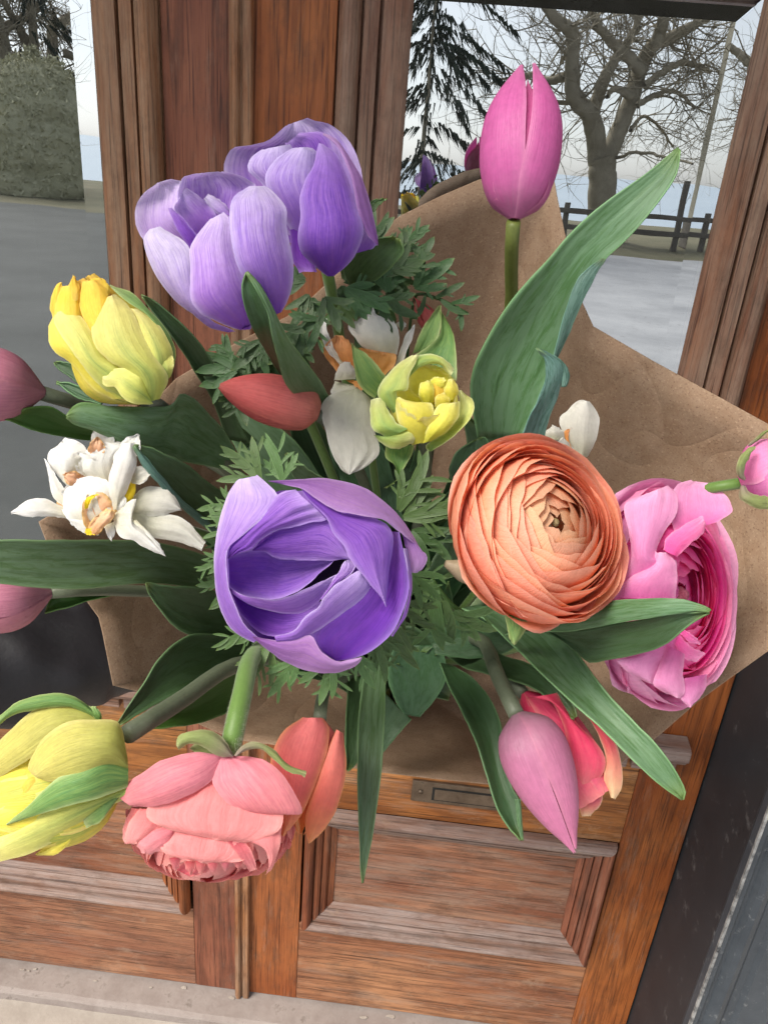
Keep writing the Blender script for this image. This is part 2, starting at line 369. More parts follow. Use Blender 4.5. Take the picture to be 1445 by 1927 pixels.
m_dark = rough_mat('dark_interior', (.012, .012, .011), (.022, .021, .019), 4, .9)
m_olive = rough_mat('porch_ceiling_paint', (.030, .030, .022), (.040, .038, .028), 6, .8)
m_metal = rough_mat('tarnished_metal', (.085, .060, .042), (.17, .13, .095), 60, .45, .3, .001, spots=(.03, .025, .02), spotamt=.8, spotscale=120, spec=.6, metal=.7)
def glass_mat():
    m, nt = newmat('old_glass'); g = NT(nt); tc = g.n('ShaderNodeTexCoord')
    n = g.noise(tc.outputs['Object'], 7, 2); n2 = g.noise(tc.outputs['Object'], 900, 2)
    bp = g.n('ShaderNodeBump', {'Strength': .05, 'Distance': .002, 'Height': n}).outputs[0]
    gl = g.n('ShaderNodeBsdfGlossy', {'Color': (.93, .97, 1.), 'Roughness': .002, 'Normal': bp})
    tr = g.n('ShaderNodeBsdfTransparent', {'Color': (.75, .78, .76)})
    dust = g.n('ShaderNodeBsdfDiffuse', {'Color': (.45, .46, .44)})
    fr = g.n('ShaderNodeFresnel', {'IOR': 1.5}).outputs[0]
    f = g.math('ADD', .54, fr, clamp=True)
    a = g.n('ShaderNodeMixShader', {0: f, 1: tr.outputs[0], 2: gl.outputs[0]})
    dm = g.n('ShaderNodeMapRange', {0: g.noise(tc.outputs['Object'], 14, 6, .7), 1: .35, 2: .8, 3: .012, 4: .05}).outputs[0]
    b = g.n('ShaderNodeMixShader', {0: dm, 1: a.outputs[0], 2: dust.outputs[0]})
    g.out(b.outputs[0]); return m
m_glass = glass_mat()

def mould(parent, x0, x1, z0, z1, pr, mats):
    """Four mitred lengths of moulding round a rectangle. pr: (inset, proud) points. mats: left, right, bottom, top"""
    def ring(d): return [(x0+d, z0+d), (x1-d, z0+d), (x1-d, z1-d), (x0+d, z1-d)]
    for side, (a, b) in zip('brtl', ((0, 1), (1, 2), (2, 3), (3, 0))):
        V = []; n = 26
        for k in range(n):
            for d, h in pr:
                c = ring(d); p, q = c[a], c[b]; t = k/(n-1)
                V.append((p[0]+(q[0]-p[0])*t, -h, p[1]+(q[1]-p[1])*t))
        o = mesh('moulding', V, grid_faces(n, len(pr)), mats[side], parent, smooth=False)
def arcp(cx, cy, r, ry, a0, a1, n=7): return [(cx+r*math.cos(R(a0+(a1-a0)*k/(n-1))), cy+ry*math.sin(R(a0+(a1-a0)*k/(n-1)))) for k in range(n)]
PR_G = [(0, 0), (.0, -.004), (.002, -.004)] + arcp(.0145, .000, .0125, .023, 180, 0, 11) + [(.0272, -.002), (.029, -.002), (.030, .007), (.046, .003), (.047, -.006), (.050, -.006), (.0505, .004), (.066, .0035), (.078, -.002), (.083, -.009), (.083, -.02)]
PR_P = [(0, 0)] + arcp(.010, .000, .010, .021, 180, 35, 8) + [(.0185, .010), (.0187, .003), (.0215, .003), (.0217, .009), (.027, .0085), (.031, .005), (.0312, -.001), (.034, -.001), (.0342, .004), (.041, .001), (.0435, -.003), (.0437, -.007), (.046, -.007), (.0462, -.003), (.055, -.009), (.055, -.02)]
def pane(parent, x0, x1, z0, z1):
    b, d, y, dt = .024, .0011, .006, .0090
    V = [(x0, y+d, z0), (x1, y+d, z0), (x1, y+d, z1), (x0, y+d, z1), (x0+b, y, z0+b), (x1-b, y, z0+b), (x1-b, y, z1-b), (x0+b, y, z1-b), (x1, y+dt, z1), (x0, y+dt, z1)]
    Fc = [(4, 5, 6, 7), (0, 1, 5, 4), (1, 2, 6, 5), (8, 9, 7, 6), (3, 0, 4, 7)]
    return mesh('glass_pane', V, Fc, m_glass, parent, smooth=False)
def leaf_door(x_in, sgn, label):
    """one leaf of the pair: x_in is the meeting edge, sgn the way to its hinge edge"""
    d = thing('wooden_door', label, 'door', (x_in+sgn*.36, 0, 0), 'pair of weathered oak doors')
    X = lambda a: x_in+sgn*a
    def bx(name, a0, a1, y0, y1, z0, z1, mat, bev=.0012):
        x0, x1 = sorted((X(a0), X(a1))); return obox(name, (x0, x1, y0, y1, z0, z1), mat, d, bev)
    bx('stile', .0015, .0985, 0, .04, 0, 1.98, m_wood_v); bx('stile', .6335, .7335, 0, .04, 0, 1.98, m_wood_v)
    bx('rail', .099, .633, .0006, .04, 0, .214, m_wood_h); bx('rail', .099, .633, .0006, .04, .506, .764, m_wood_h); bx('rail', .099, .633, .0006, .04, 1.786, 1.98, m_wood_h)
    bx('panel', .13, .60, .011, .03, .24, .48, m_wood_p, 0)
    wm = dict(b=m_wth_h, t=m_wth_h, l=m_wth_v, r=m_wth_v)
    x0, x1 = sorted((X(.099), X(.633)))
    mould(d, x0, x1, .765, 1.785, PR_G, wm)
    mould(d, x0+.004, x1-.004, .2145, .5055, PR_P, dict(b=m_wth_h, t=m_wth_h, l=m_wood_v, r=m_wood_v))
    pane(d, x0+.082, x1-.082, .847, 1.703)
    # dentil shelf below the glass
    V = []; pts = [(-.001, .742), (-.026, .739), (-.034, .735), (-.034, .716), (-.028, .712), (-.024, .704), (-.001, .702)]
    a0, a1 = sorted((X(.045), X(.690)))
    for x in (a0, a1): V += [(x, y, z) for y, z in pts]
    n = len(pts)
    o = mesh('shelf', V, [(i, (i+1) % n, n+(i+1) % n, n+i) for i in range(n)] + [tuple(range(n))[::-1], tuple(range(n, 2*n))], m_wth_h, d, smooth=False); bevel(o, .0015)
    proto = None; k = 0; x = a0+.006
    while x < a1-.03:
        if proto is None:
            Vb, Fb = box(0, .030, -.014, -.001, .678, .7016)
            proto = mesh('dentil', np.array(Vb)+ORG[d], Fb, m_wth_h, d, smooth=False); proto.location = (x-ORG[d][0], 0, 0); bevel(proto, .0012)
        else:
            c = proto.copy(); C.objects.link(c); c.parent = d; c.location = (x-ORG[d][0], 0, 0)
        x += .0375
    return d
dr = leaf_door(-.2475, 1, 'right hand oak door leaf, its glass reflecting a bare tree, behind the wrapped bouquet')
dl = leaf_door(-.2505, -1, 'left hand oak door leaf, its glass reflecting a dark spruce, behind the yellow tulips')
V = []; prf = [(-.268, 0), (-.268, -.010)] + [(a, b) for a, b in arcp(-.2615, -.010, .005, .005, 180, 360, 6)] + [(-.2565, -.008), (-.253, -.008), (-.2515, -.012), (-.243, -.012), (-.2415, -.010), (-.2415, -.0005)]
for z in (-.004, 1.98): V += [(a, b, z) for a, b in prf]
n = len(prf)
mesh('astragal', V, [(i, i+1, n+i+1, n+i) for i in range(n-1)] + [tuple(range(n, 2*n)), tuple(range(n))[::-1]], m_wth_v, dl, smooth=False)
# letter plate
pl = obox('letter_plate', (.030, .205, -.005, .0004, .548, .592), m_metal, dr, .0012, label='tarnished metal letter plate with a dark slot')
fl = obox('flap', (.068, .196, -.0075, -.0052, .558, .580), m_metal, pl, .001)
sl_ = obox('slot', (.064, .200, -.0058, -.0049, .5555, .5825), m_dark, pl, 0)
for x in (.045,):
    tube('screw', pl, m_metal, [(x, -.0045, .57), (x, -.0068, .57)], .004, 10, 2)

fr = thing('door_frame', 'charcoal and slate blue painted timber door frame at the right of the doors', 'door frame', (.5, 0, 0))
def casing(x0, sgn):
    X = lambda a: x0+sgn*a
    a, b = sorted((X(.0), X(.10)))
    obox('jamb', (a, b, -.168, .05, -.03, 2.06), m_jamb, fr, .002)
    prf = [(.0, -.168), (.001, -.183), (.004, -.186), (.010, -.186), (.014, -.181), (.020, -.180), (.026, -.186), (.034, -.189), (.042, -.186), (.048, -.180), (.060, -.180), (.066, -.186), (.130, -.186), (.133, -.183), (.133, -.150)]
    V = []
    for z in (-.03, 2.2): V += [(X(p), q, z) for p, q in prf]
    n = len(prf)
    mesh('casing', V, [(i, i+1, n+i+1, n+i) if sgn > 0 else (n+i, n+i+1, i+1, i) for i in range(n-1)], m_case, fr, smooth=False)
    a, b = sorted((X(-.0012), X(.0025)))
    o = obox('worn_edge', (a, b, -.1878, -.1835, -.03, 2.2), m_chip, fr, 0, label='chipped pale edge of the painted frame')
casing(.4885, 1); casing(-.9865, -1)
obox('head', (-.9865, .4885, -.168, .05, 1.984, 2.06), m_jamb, fr, .002)
wl_ = thing('house_wall', 'stucco house wall around the doors', 'wall', (0, .1, 0))
obox('wall_face', (.5886, 5, -.15, .15, -.2, 3.2), m_wall, wl_, 0); obox('wall_face', (-6, -1.0866, -.15, .15, -.2, 3.2), m_wall, wl_, 0); obox('wall_face', (-1.0865, .5885, -.15, .15, 2.062, 3.2), m_wall, wl_, 0)
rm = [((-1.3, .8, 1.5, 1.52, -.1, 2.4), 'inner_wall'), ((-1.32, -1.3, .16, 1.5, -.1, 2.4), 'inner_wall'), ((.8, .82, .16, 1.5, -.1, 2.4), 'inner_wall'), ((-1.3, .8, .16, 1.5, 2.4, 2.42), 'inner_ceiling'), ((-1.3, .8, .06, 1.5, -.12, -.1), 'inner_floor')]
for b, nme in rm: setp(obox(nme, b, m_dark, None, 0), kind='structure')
# threshold and porch
V = []; prf = [(.06, -.004), (-.048, -.009), (-.055, -.012), (-.057, -.016), (-.057, -.05)]
th = thing('threshold', 'worn pinkish grey sill running under the doors', 'sill', (-.25, -.03, -.03))
nn = 60; V = []
for k in range(nn):
    x = -1.0+1.49*k/(nn-1)
    for i, (a, b) in enumerate(prf): V.append((x, a+.0025*mnoise.noise((x*14, i*.3, 0)), b+.0015*mnoise.noise((x*20, i, 3))))
mesh('slab', V, grid_faces(nn, len(prf)), m_sill, th, smooth=False)
rng = random.Random(3)
for k in range(9):
    x = rng.uniform(-.75, .1); y = rng.uniform(-.03, -.004); r = rng.uniform(.003, .008)
    a = [(x+r*math.cos(t)*rng.uniform(.5, 1.4), y+r*.45*math.sin(t)*rng.uniform(.5, 1.3), -.0055+.0 if t < 9 else 0) for t in np.linspace(0, 6.28, 8)[:-1]]
    o = mesh('paint_chip', a, [tuple(range(7))], m_floor, th, smooth=False); solid(o, .0012)
setp(obox('porch_floor', (-5, 5, -1.72, -.056, -.16, -.034), m_floor, None, 0), kind='structure')
pr_ = thing('porch_roof', 'dark olive painted porch roof above the doors', 'roof', (0, -1.2, 2.7))
obox('ceiling', (-5, 5, -1.2, -.15, 2.98, 3.06), m_olive, pr_, 0); obox('beam', (-5, 5, -1.3, -1.2, 2.90, 3.1), m_olive, pr_, 0)
# ---- yard behind the camera, seen in the glass
m_ground = rough_mat('gravel_yard', (.26, .27, .29), (.40, .41, .43), .9, .9, .3, .02, spots=(.16, .16, .16), spotamt=.7, spotscale=9)
m_grass = rough_mat('winter_grass', (.10, .10, .06), (.17, .155, .10), .8, .9, .3, .02)
m_sea = rough_mat('lake_water', (.30, .38, .46), (.34, .42, .5), .02, .35, .1, .1, spec=.5)
m_bark = rough_mat('grey_bark', (.22, .195, .145), (.32, .29, .225), 3, .9, .5, .02)
m_spruce = rough_mat('spruce_needles', (.016, .026, .018), (.030, .044, .030), 2, .8)
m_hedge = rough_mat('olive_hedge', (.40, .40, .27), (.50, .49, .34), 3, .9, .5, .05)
m_pillar = rough_mat('sand_stone', (.36, .34, .27), (.42, .40, .33), 2, .9)
m_fence = rough_mat('dark_timber', (.10, .09, .08), (.16, .145, .125), 4, .9)
GZ = -.17
V = [(-400, 40, GZ), (400, 40, GZ), (400, -19, GZ), (-400, -19, GZ)]
setp(mesh('ground', V, [(0, 1, 2, 3)], m_ground, smooth=False), kind='structure')
V = [(-.8, -1.75, GZ+.004), (-6.2, -19.2, GZ+.004), (-60, -19.2, GZ+.004), (-60, -1.75, GZ+.004)]
setp(mesh('dark_ground_patch', V, [(3, 2, 1, 0)], rough_mat('dark_patch_grey', (.045, .050, .050), (.08, .086, .086), .8, .8, .3, .01), smooth=False), kind='structure')  # added dark ground patch, darkens what the left pane reflects
V = [(-400, -19, GZ), (400, -19, GZ), (400, -34, GZ), (-400, -34, GZ), (400, -36, GZ-1.2), (-400, -36, GZ-1.2)]
setp(mesh('grass_verge', V, [(0, 1, 2, 3), (3, 2, 4, 5)], m_grass, smooth=False), kind='structure')
V = [(-9000, -35.5, GZ-.6), (9000, -35.5, GZ-.6), (9000, -9000, GZ-.6), (-9000, -9000, GZ-.6)]
setp(mesh('lake', V, [(0, 1, 2, 3)], m_sea, smooth=False), kind='structure')
def RV(px, py, d):
    v = M @ np.array([px-CX, -(py-CY), -F]); t = (d-CAM[1])/v[1]; q = CAM+t*v; return np.array([q[0], -q[1], q[2]])
K1 = Crop(1000, 0, 3.247)
class Net:                                     # many tapered twigs in one mesh
    def __init__(s): s.V = []; s.F = []
    def limb(s, pts, r, n=6):
        b = len(s.V); p = np.asarray(pts); T = np.gradient(p, axis=0); T /= np.linalg.norm(T, axis=1)[:, None]+1e-9
        nm = np.cross(T[0], [.37, .61, .2]); nm /= np.linalg.norm(nm)
        for j in range(len(p)):
            nm = nm-T[j]*np.dot(nm, T[j]); nm /= np.linalg.norm(nm)+1e-9; bn = np.cross(T[j], nm)
            for i in range(n):
                a = 6.2832*i/n; s.V.append(p[j]+(nm*math.cos(a)+bn*math.sin(a))*r[j])
        s.F += [(b+j*n+i, b+j*n+(i+1) % n, b+(j+1)*n+(i+1) % n, b+(j+1)*n+i) for j in range(len(p)-1) for i in range(n)]
rg = np.random.default_rng(11)
tr_ = thing('bare_tree', 'large leafless tree on the lake shore, reflected in the right door glass', 'tree', RV(1123, 440, 24)*[1, 1, 0]+[0, 0, GZ])
trunk = Net(); twigs = Net()
def twig(p, d, ln, r, lev):
    n = 5; pts = [p]; dd = d.copy()
    for k in range(n):
        dd = dd+rg.normal(0, .22, 3)+np.array([0, 0, .05]); dd /= np.linalg.norm(dd); pts.append(pts[-1]+dd*ln/n)
    twigs.limb(pts, np.linspace(r, r*.35, n+1), 3)
    if lev > 0:
        for k in range([0, 3, 4][lev]):
            i = rg.integers(1, n+1); q = pts[i]; e = dd+rg.normal(0, .75, 3); e /= np.linalg.norm(e)
            twig(q, e, ln*rg.uniform(.4, .75), r*.55, lev-1)
def mainlimb(px, r0, r1, d0=24, spread=2.5, tw=14, net=trunk):
    n = len(px); dz = spread*rg.normal(0, 1)
    pts = spl([tuple(RV(*K1([p])[0], d0)+np.array([0, dz*(i/(n-1)), 0])) for i, p in enumerate(px)], 5*n)
    pts = pts + rg.normal(0, .012, pts.shape)
    rr = np.linspace(r0, r1, len(pts)); net.limb(pts, rr, 10)
    for k in range(int(tw*.75)):
        i = rg.integers(len(pts)//5+1, len(pts)); t = pts[i]-pts[i-1]; t /= np.linalg.norm(t)
        e = t*.5+rg.normal(0, .8, 3)*[1, .6, .8]; e /= np.linalg.norm(e)
        twig(pts[i], e, rg.uniform(1.2, 2.8), min(.03, rr[i]*.4), 2)
mainlimb([(425, 1420), (430, 1250), (432, 1080), (428, 960)], .42, .38, tw=0)
mainlimb([(405, 990), (375, 800), (330, 690), (240, 600), (222, 450), (215, 250), (130, 190), (40, 90), (-20, 20)], .29, .09, tw=26)
mainlimb([(345, 700), (395, 620), (440, 480), (530, 330), (600, 230), (660, 100), (700, -40)], .20, .09, tw=24)
mainlimb([(445, 1000), (500, 880), (580, 700), (640, 560), (680, 430), (770, 260), (900, 200), (1060, 110), (1160, 60)], .27, .09, tw=34)
mainlimb([(680, 430), (580, 340), (450, 220), (370, 110), (340, 0)], .18, .08, tw=22)
mainlimb([(605, 585), (540, 555), (480, 550), (430, 600)], .13, .06, tw=10)
mainlimb([(690, 520), (820, 430), (960, 355), (1090, 380), (1180, 400)], .12, .05, tw=22)
mainlimb([(640, 640), (760, 580), (900, 545), (1050, 640)], .09, .04, tw=22)
mainlimb([(770, 260), (795, 150), (810, 40), (840, -80)], .18, .08, tw=16)
mainlimb([(600, 800), (720, 700), (860, 760), (980, 880)], .06, .03, tw=24)
mainlimb([(205, 465), (120, 480), (20, 440), (-120, 460)], .14, .06, tw=18)
mainlimb([(520, 960), (600, 930), (700, 960), (800, 1000)], .05, .03, tw=12)
mainlimb([(230, 620), (140, 620), (40, 560), (-140, 590)], .07, .03, tw=18)
mesh('trunk', trunk.V, trunk.F, m_bark, tr_)
mesh('crown', twigs.V, twigs.F, m_bark, tr_)
for dx, dy in ((9.2, -1.5), (-19, -3)):
    t2_ = tr_.copy(); C.objects.link(t2_); t2_.location = (tr_.location[0]+dx, tr_.location[1]+dy, tr_.location[2]); t2_.rotation_euler = (0, 0, 1.1 if dx > 0 else 2.4)
    t2_['label'] = 'second leafless tree reflected in the slanted right border of the glass' if dx > 0 else 'third leafless tree, far to the left along the lake shore'
    t2_['group'] = 'leafless trees on the shore'
    for ch in list(tr_.children):
        c = ch.copy(); C.objects.link(c); c.parent = t2_
tr_['group'] = 'leafless trees on the shore'
def spruce(px, d, h, rad, label, seed):
    r_ = np.random.default_rng(seed); b = RV(px, 440, d); b[2] = GZ
    t = thing('spruce_tree', label, 'tree', b, 'spruces by the lake')
    tk = Net(); tk.limb([b, b+[0, 0, h*.5], b+[0, 0, h]], [.17, .11, .02], 8); mesh('trunk', tk.V, tk.F, m_bark, t)
    V = []; Fc = []
    nb = int(h*11)
    for k in range(nb):
        z = h*(.06+.94*r_.random()**1.0); ln = rad*(1-z/h)**.75*r_.uniform(.6, 1.1)+.2; a = r_.uniform(0, 6.283)
        dr_ = np.array([math.cos(a), math.sin(a), 0])
        for q in range(int(27*ln)+6):
            s = r_.random()**.7; c = b+[0, 0, z]+dr_*ln*s+np.array([0, 0, -.55*ln*s*s+.1*ln*s**4])
            side = np.cross(dr_, [0, 0, 1])*r_.normal(0, .22)*ln*.35*(1.1-s); c = c+side
            w = r_.uniform(.02, .045); l_ = r_.uniform(.2, .5); dn = np.array([r_.normal(0, .2), r_.normal(0, .2), -1])+dr_*.7; dn /= np.linalg.norm(dn)
            sd = np.cross(dn, r_.normal(0, 1, 3)); sd /= np.linalg.norm(sd)
            i = len(V); V += [c-sd*w, c+sd*w, c+dn*l_]; Fc.append((i, i+1, i+2))
    mesh('crown', V, Fc, m_spruce, t, smooth=False)
spruce(775, 21, 17, 2.6, 'tall drooping spruce reflected at the left edge of the right door glass', 1)
spruce(100, 27, 12.5, 3.0, 'spruce reflected near the top of the left door glass', 2)
spruce(650, 23, 15, 2.4, 'spruce standing just left of the tall drooping one, mostly hidden by the stile', 3)
# rounded hedge, stone pillar, fence
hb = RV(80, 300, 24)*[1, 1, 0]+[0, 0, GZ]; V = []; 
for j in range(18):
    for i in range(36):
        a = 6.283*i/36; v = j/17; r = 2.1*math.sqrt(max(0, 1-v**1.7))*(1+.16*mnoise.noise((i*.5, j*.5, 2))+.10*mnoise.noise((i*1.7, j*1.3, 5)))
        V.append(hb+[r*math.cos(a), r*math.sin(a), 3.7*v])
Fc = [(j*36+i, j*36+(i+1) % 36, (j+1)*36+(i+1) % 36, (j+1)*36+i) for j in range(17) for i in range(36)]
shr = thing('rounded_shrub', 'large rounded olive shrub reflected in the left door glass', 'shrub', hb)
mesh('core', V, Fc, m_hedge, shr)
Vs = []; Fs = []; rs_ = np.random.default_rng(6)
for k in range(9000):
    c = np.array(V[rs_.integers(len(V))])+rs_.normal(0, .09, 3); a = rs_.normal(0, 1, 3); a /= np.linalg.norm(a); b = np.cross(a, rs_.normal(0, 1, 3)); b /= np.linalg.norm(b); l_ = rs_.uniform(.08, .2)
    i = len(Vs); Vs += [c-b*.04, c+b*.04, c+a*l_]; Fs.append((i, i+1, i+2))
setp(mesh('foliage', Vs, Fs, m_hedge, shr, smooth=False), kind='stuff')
pb = RV(1312, 462, 23.5); pb[2] = GZ
pt = thing('stone_pillar', 'pale stone gate pillar on a dark base reflected at the right edge of the glass', 'pillar', pb)
obox('shaft', (pb[0]-.36, pb[0]+.36, pb[1]-.36, pb[1]+.36, GZ+.75, 7.5), m_pillar, pt, .03); obox('base', (pb[0]-.45, pb[0]+.45, pb[1]-.45, pb[1]+.45, GZ, GZ+.748), m_fence, pt, .03)
fb = RV(1265, 470, 22); fb[2] = GZ
fn = thing('field_fence', 'dark timber fence in front of the lake reflected in the glass', 'fence', fb)
for k in range(-7, 9):
    x = fb[0]+k*1.5; hh = 1.75 if k == 0 else 1.0
    obox('post', (x-.07, x+.07, fb[1]-.07, fb[1]+.07, GZ, GZ+hh), m_fence, fn, .01)
for z in (.35, .75): obox('rail', (fb[0]-11, fb[0]+12, fb[1]+.071, fb[1]+.11, GZ+z, GZ+z+.13), m_fence, fn, .01)
# ================================================================ THE BOUQUET
lav = dict(transl=.32, rough=.55, fine=52, spec=.15)
m_lav_light = petal_mat('lavender_petal', (.20, .07, .38), (.41, .23, .62), (.60, .48, .77), edge=(.74, .68, .90), streak=(.22, .10, .52), samt=.68, stops=(0., .42, .9), **lav)
m_lav_pale = petal_mat('pale_lavender_petal', (.30, .14, .50), (.54, .39, .71), (.70, .62, .81), edge=(.78, .74, .90), streak=(.32, .20, .60), samt=.68, stops=(0., .4, .85), **lav)
m_vio = petal_mat('violet_petal', (.16, .045, .34), (.29, .12, .52), (.41, .21, .64), edge=(.62, .48, .82), streak=(.13, .04, .40), samt=.68, **lav)
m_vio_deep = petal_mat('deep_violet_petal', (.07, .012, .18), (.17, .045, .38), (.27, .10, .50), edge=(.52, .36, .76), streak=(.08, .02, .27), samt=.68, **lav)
m_vio_pink = petal_mat('mauve_backed_petal', (.22, .08, .36), (.34, .16, .44), (.42, .24, .52), edge=(.60, .42, .70), streak=(.50, .30, .44), samt=.35, **lav)
m_vio_rim = petal_mat('violet_outer_petal', (.34, .15, .54), (.41, .21, .61), (.55, .39, .74), edge=(.70, .58, .88), edgew=.8, streak=(.22, .10, .50), samt=.68, **lav)
m_tul_pink = petal_mat('pink_tulip_petal', (.40, .14, .26), (.60, .13, .36), (.70, .16, .42), edge=(.78, .34, .52), streak=(.50, .06, .26), samt=.35, stops=(0., .22, .8), transl=.25, rough=.42, fine=52, spec=.35)
m_tul_mauve = petal_mat('mauve_tulip_petal', (.30, .17, .22), (.42, .15, .26), (.52, .16, .30), edge=(.50, .20, .30), streak=(.30, .09, .17), samt=.35, stops=(0., .3, .9), transl=.2, rough=.42, fine=52, spec=.35)
m_tul_mauve_r = petal_mat('rosy_mauve_tulip_petal', (.44, .21, .27), (.54, .19, .28), (.58, .18, .29), edge=(.46, .2, .26), streak=(.30, .07, .14), samt=.35, transl=.2, rough=.42, fine=52, spec=.35)
m_tul_red = petal_mat('red_tulip_petal', (.56, .18, .15), (.61, .135, .14), (.60, .115, .14), edge=(.58, .14, .12), streak=(.34, .03, .05), samt=.3, transl=.2, rough=.45, fine=44, spec=.3)
m_tul_salmon = petal_mat('salmon_tulip_petal', (.60, .17, .16), (.66, .14, .12), (.78, .24, .11), edge=(.80, .40, .16), edgew=.6, streak=(.50, .06, .08), samt=.3, stops=(0., .6, 1.), transl=.28, rough=.45, fine=44)
m_parrot = petal_mat('crimson_petal', (.62, .03, .12), (.68, .035, .14), (.76, .07, .19), edge=(.84, .42, .34), edgew=.5, streak=(.75, .20, .25), samt=.35, transl=.25, rough=.42, fine=40, spec=.3)
m_parrot_tip = petal_mat('cream_striped_petal', (.66, .04, .13), (.72, .08, .15), (.86, .50, .28), edge=(.90, .74, .46), edgew=.7, streak=(.80, .30, .2), samt=.4, transl=.25, rough=.42, fine=40, spec=.3)
cr = dict(transl=.36, rough=.55, fine=40, spec=.18, bump=.22)
m_cor_out = petal_mat('coral_outer_petal', (.74, .28, .17), (.82, .32, .19), (.84, .36, .23), edge=(.88, .50, .40), edgew=.6, streak=(.66, .18, .12), samt=.22, **cr)
m_cor_mid = petal_mat('coral_petal', (.74, .19, .08), (.85, .31, .16), (.87, .40, .25), edge=(.88, .50, .38), edgew=.55, streak=(.70, .18, .09), samt=.22, **cr)
m_cor_in = petal_mat('peach_inner_petal', (.66, .25, .12), (.82, .40, .23), (.84, .47, .30), edge=(.66, .40, .26), edgew=.5, streak=(.58, .24, .12), samt=.25, **cr)
m_eye = rough_mat('ranunculus_eye', (.16, .12, .05), (.32, .24, .12), 500, .7)
m_eye_pink = rough_mat('ranunculus_pink_eye', (.28, .03, .07), (.50, .15, .20), 500, .7)
m_pk_out = petal_mat('pale_pink_petal', (.62, .12, .36), (.80, .30, .56), (.84, .40, .64), edge=(.88, .52, .70), streak=(.66, .18, .44), samt=.28, **cr)
m_pk_mid = petal_mat('rose_pink_petal', (.82, .10, .36), (.87, .19, .46), (.88, .30, .55), edge=(.90, .45, .64), streak=(.70, .07, .30), samt=.2, **cr)
m_pk_in = petal_mat('magenta_petal', (.72, .015, .19), (.86, .055, .32), (.88, .11, .40), edge=(.88, .26, .48), edgew=.6, streak=(.62, .03, .22), samt=.2, **cr)
m_sal_out = petal_mat('dusty_rose_petal', (.66, .24, .32), (.74, .28, .33), (.76, .25, .27), edge=(.78, .34, .38), streak=(.52, .13, .20), samt=.45, **cr)
m_sal = petal_mat('salmon_pink_petal', (.66, .19, .21), (.78, .28, .30), (.81, .34, .35), edge=(.82, .40, .36), streak=(.62, .14, .15), samt=.25, **cr)
m_sal_in = petal_mat('inner_salmon_petal', (.48, .08, .10), (.70, .20, .22), (.77, .29, .30), edge=(.82, .42, .36), streak=(.5, .08, .10), samt=.25, **cr)
yl = dict(transl=.34, rough=.45, fine=36, spec=.3, bump=.3)
m_yel = petal_mat('yellow_petal', (.66, .60, .11), (.83, .73, .10), (.86, .75, .12), edge=(.88, .78, .36), streak=(.70, .44, .04), samt=.2, flame=(.36, .46, .10), flamew=.0, **yl)
m_yel_grn = petal_mat('green_flamed_yellow_petal', (.44, .52, .13), (.68, .68, .18), (.83, .77, .26), edge=(.84, .76, .40), streak=(.52, .50, .12), samt=.3, centre=(.24, .34, .09), **yl)
m_yel_or = petal_mat('golden_petal', (.80, .64, .12), (.86, .64, .09), (.88, .62, .07), edge=(.90, .66, .20), streak=(.78, .36, .02), samt=.25, **yl)
m_yel_olive = petal_mat('olive_yellow_petal', (.32, .37, .09), (.56, .55, .14), (.76, .69, .18), edge=(.74, .66, .30), streak=(.34, .33, .08), samt=.35, **yl)
m_lemon = petal_mat('lemon_petal', (.64, .62, .08), (.82, .75, .12), (.86, .80, .20), edge=(.90, .88, .52), edgew=.6, streak=(.76, .66, .06), samt=.2, **yl)
m_lemon_grn = petal_mat('lemon_green_petal', (.25, .42, .12), (.56, .66, .18), (.80, .80, .30), edge=(.88, .90, .58), edgew=.7, streak=(.50, .58, .12), samt=.25, centre=(.30, .46, .14), **yl)
m_bract = petal_mat('striped_green_bract', (.09, .19, .055), (.12, .25, .075), (.14, .26, .08), edge=(.50, .56, .26), edgew=.75, streak=(.28, .38, .10), samt=.5, transl=.25, rough=.45, fine=22, spec=.3)
wh = dict(transl=.30, rough=.5, fine=40, spec=.25, bump=.25)
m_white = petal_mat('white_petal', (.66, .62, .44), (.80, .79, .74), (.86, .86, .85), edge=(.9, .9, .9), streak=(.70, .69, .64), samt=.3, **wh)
m_white_b = petal_mat('shaded_white_petal', (.52, .52, .36), (.60, .59, .52), (.68, .67, .62), edge=(.78, .78, .74), streak=(.50, .49, .42), samt=.3, **wh)  # duller copy of the white petal, shade of the grey petals in its colour
m_orange = petal_mat('orange_corona', (.74, .34, .08), (.80, .38, .13), (.82, .44, .20), edge=(.86, .52, .26), streak=(.70, .26, .05), samt=.35, **wh)
m_peach = petal_mat('peach_corona', (.78, .44, .22), (.82, .52, .32), (.84, .60, .42), edge=(.86, .60, .14), edgew=.6, streak=(.80, .40, .16), samt=.3, **wh)
m_gold = petal_mat('gold_corona', (.66, .50, .03), (.80, .58, .03), (.82, .62, .06), edge=(.84, .6, .1), streak=(.7, .5, .02), samt=.3, **wh)
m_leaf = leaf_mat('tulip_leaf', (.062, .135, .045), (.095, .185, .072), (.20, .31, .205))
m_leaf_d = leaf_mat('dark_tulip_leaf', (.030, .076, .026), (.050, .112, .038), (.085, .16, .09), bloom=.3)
m_leaf_b = leaf_mat('fresh_green_leaf', (.045, .115, .020), (.07, .16, .03), (.08, .17, .05), bloom=.25, transl=.3)
m_leaf_t = leaf_mat('blue_green_leaf', (.045, .115, .085), (.075, .165, .125), (.17, .29, .25), bloom=.5)
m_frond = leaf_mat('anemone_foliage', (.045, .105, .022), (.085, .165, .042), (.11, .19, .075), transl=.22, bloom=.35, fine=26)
m_frond_l = leaf_mat('light_anemone_foliage', (.070, .145, .036), (.12, .21, .065), (.14, .235, .10), transl=.22, bloom=.35, fine=26)
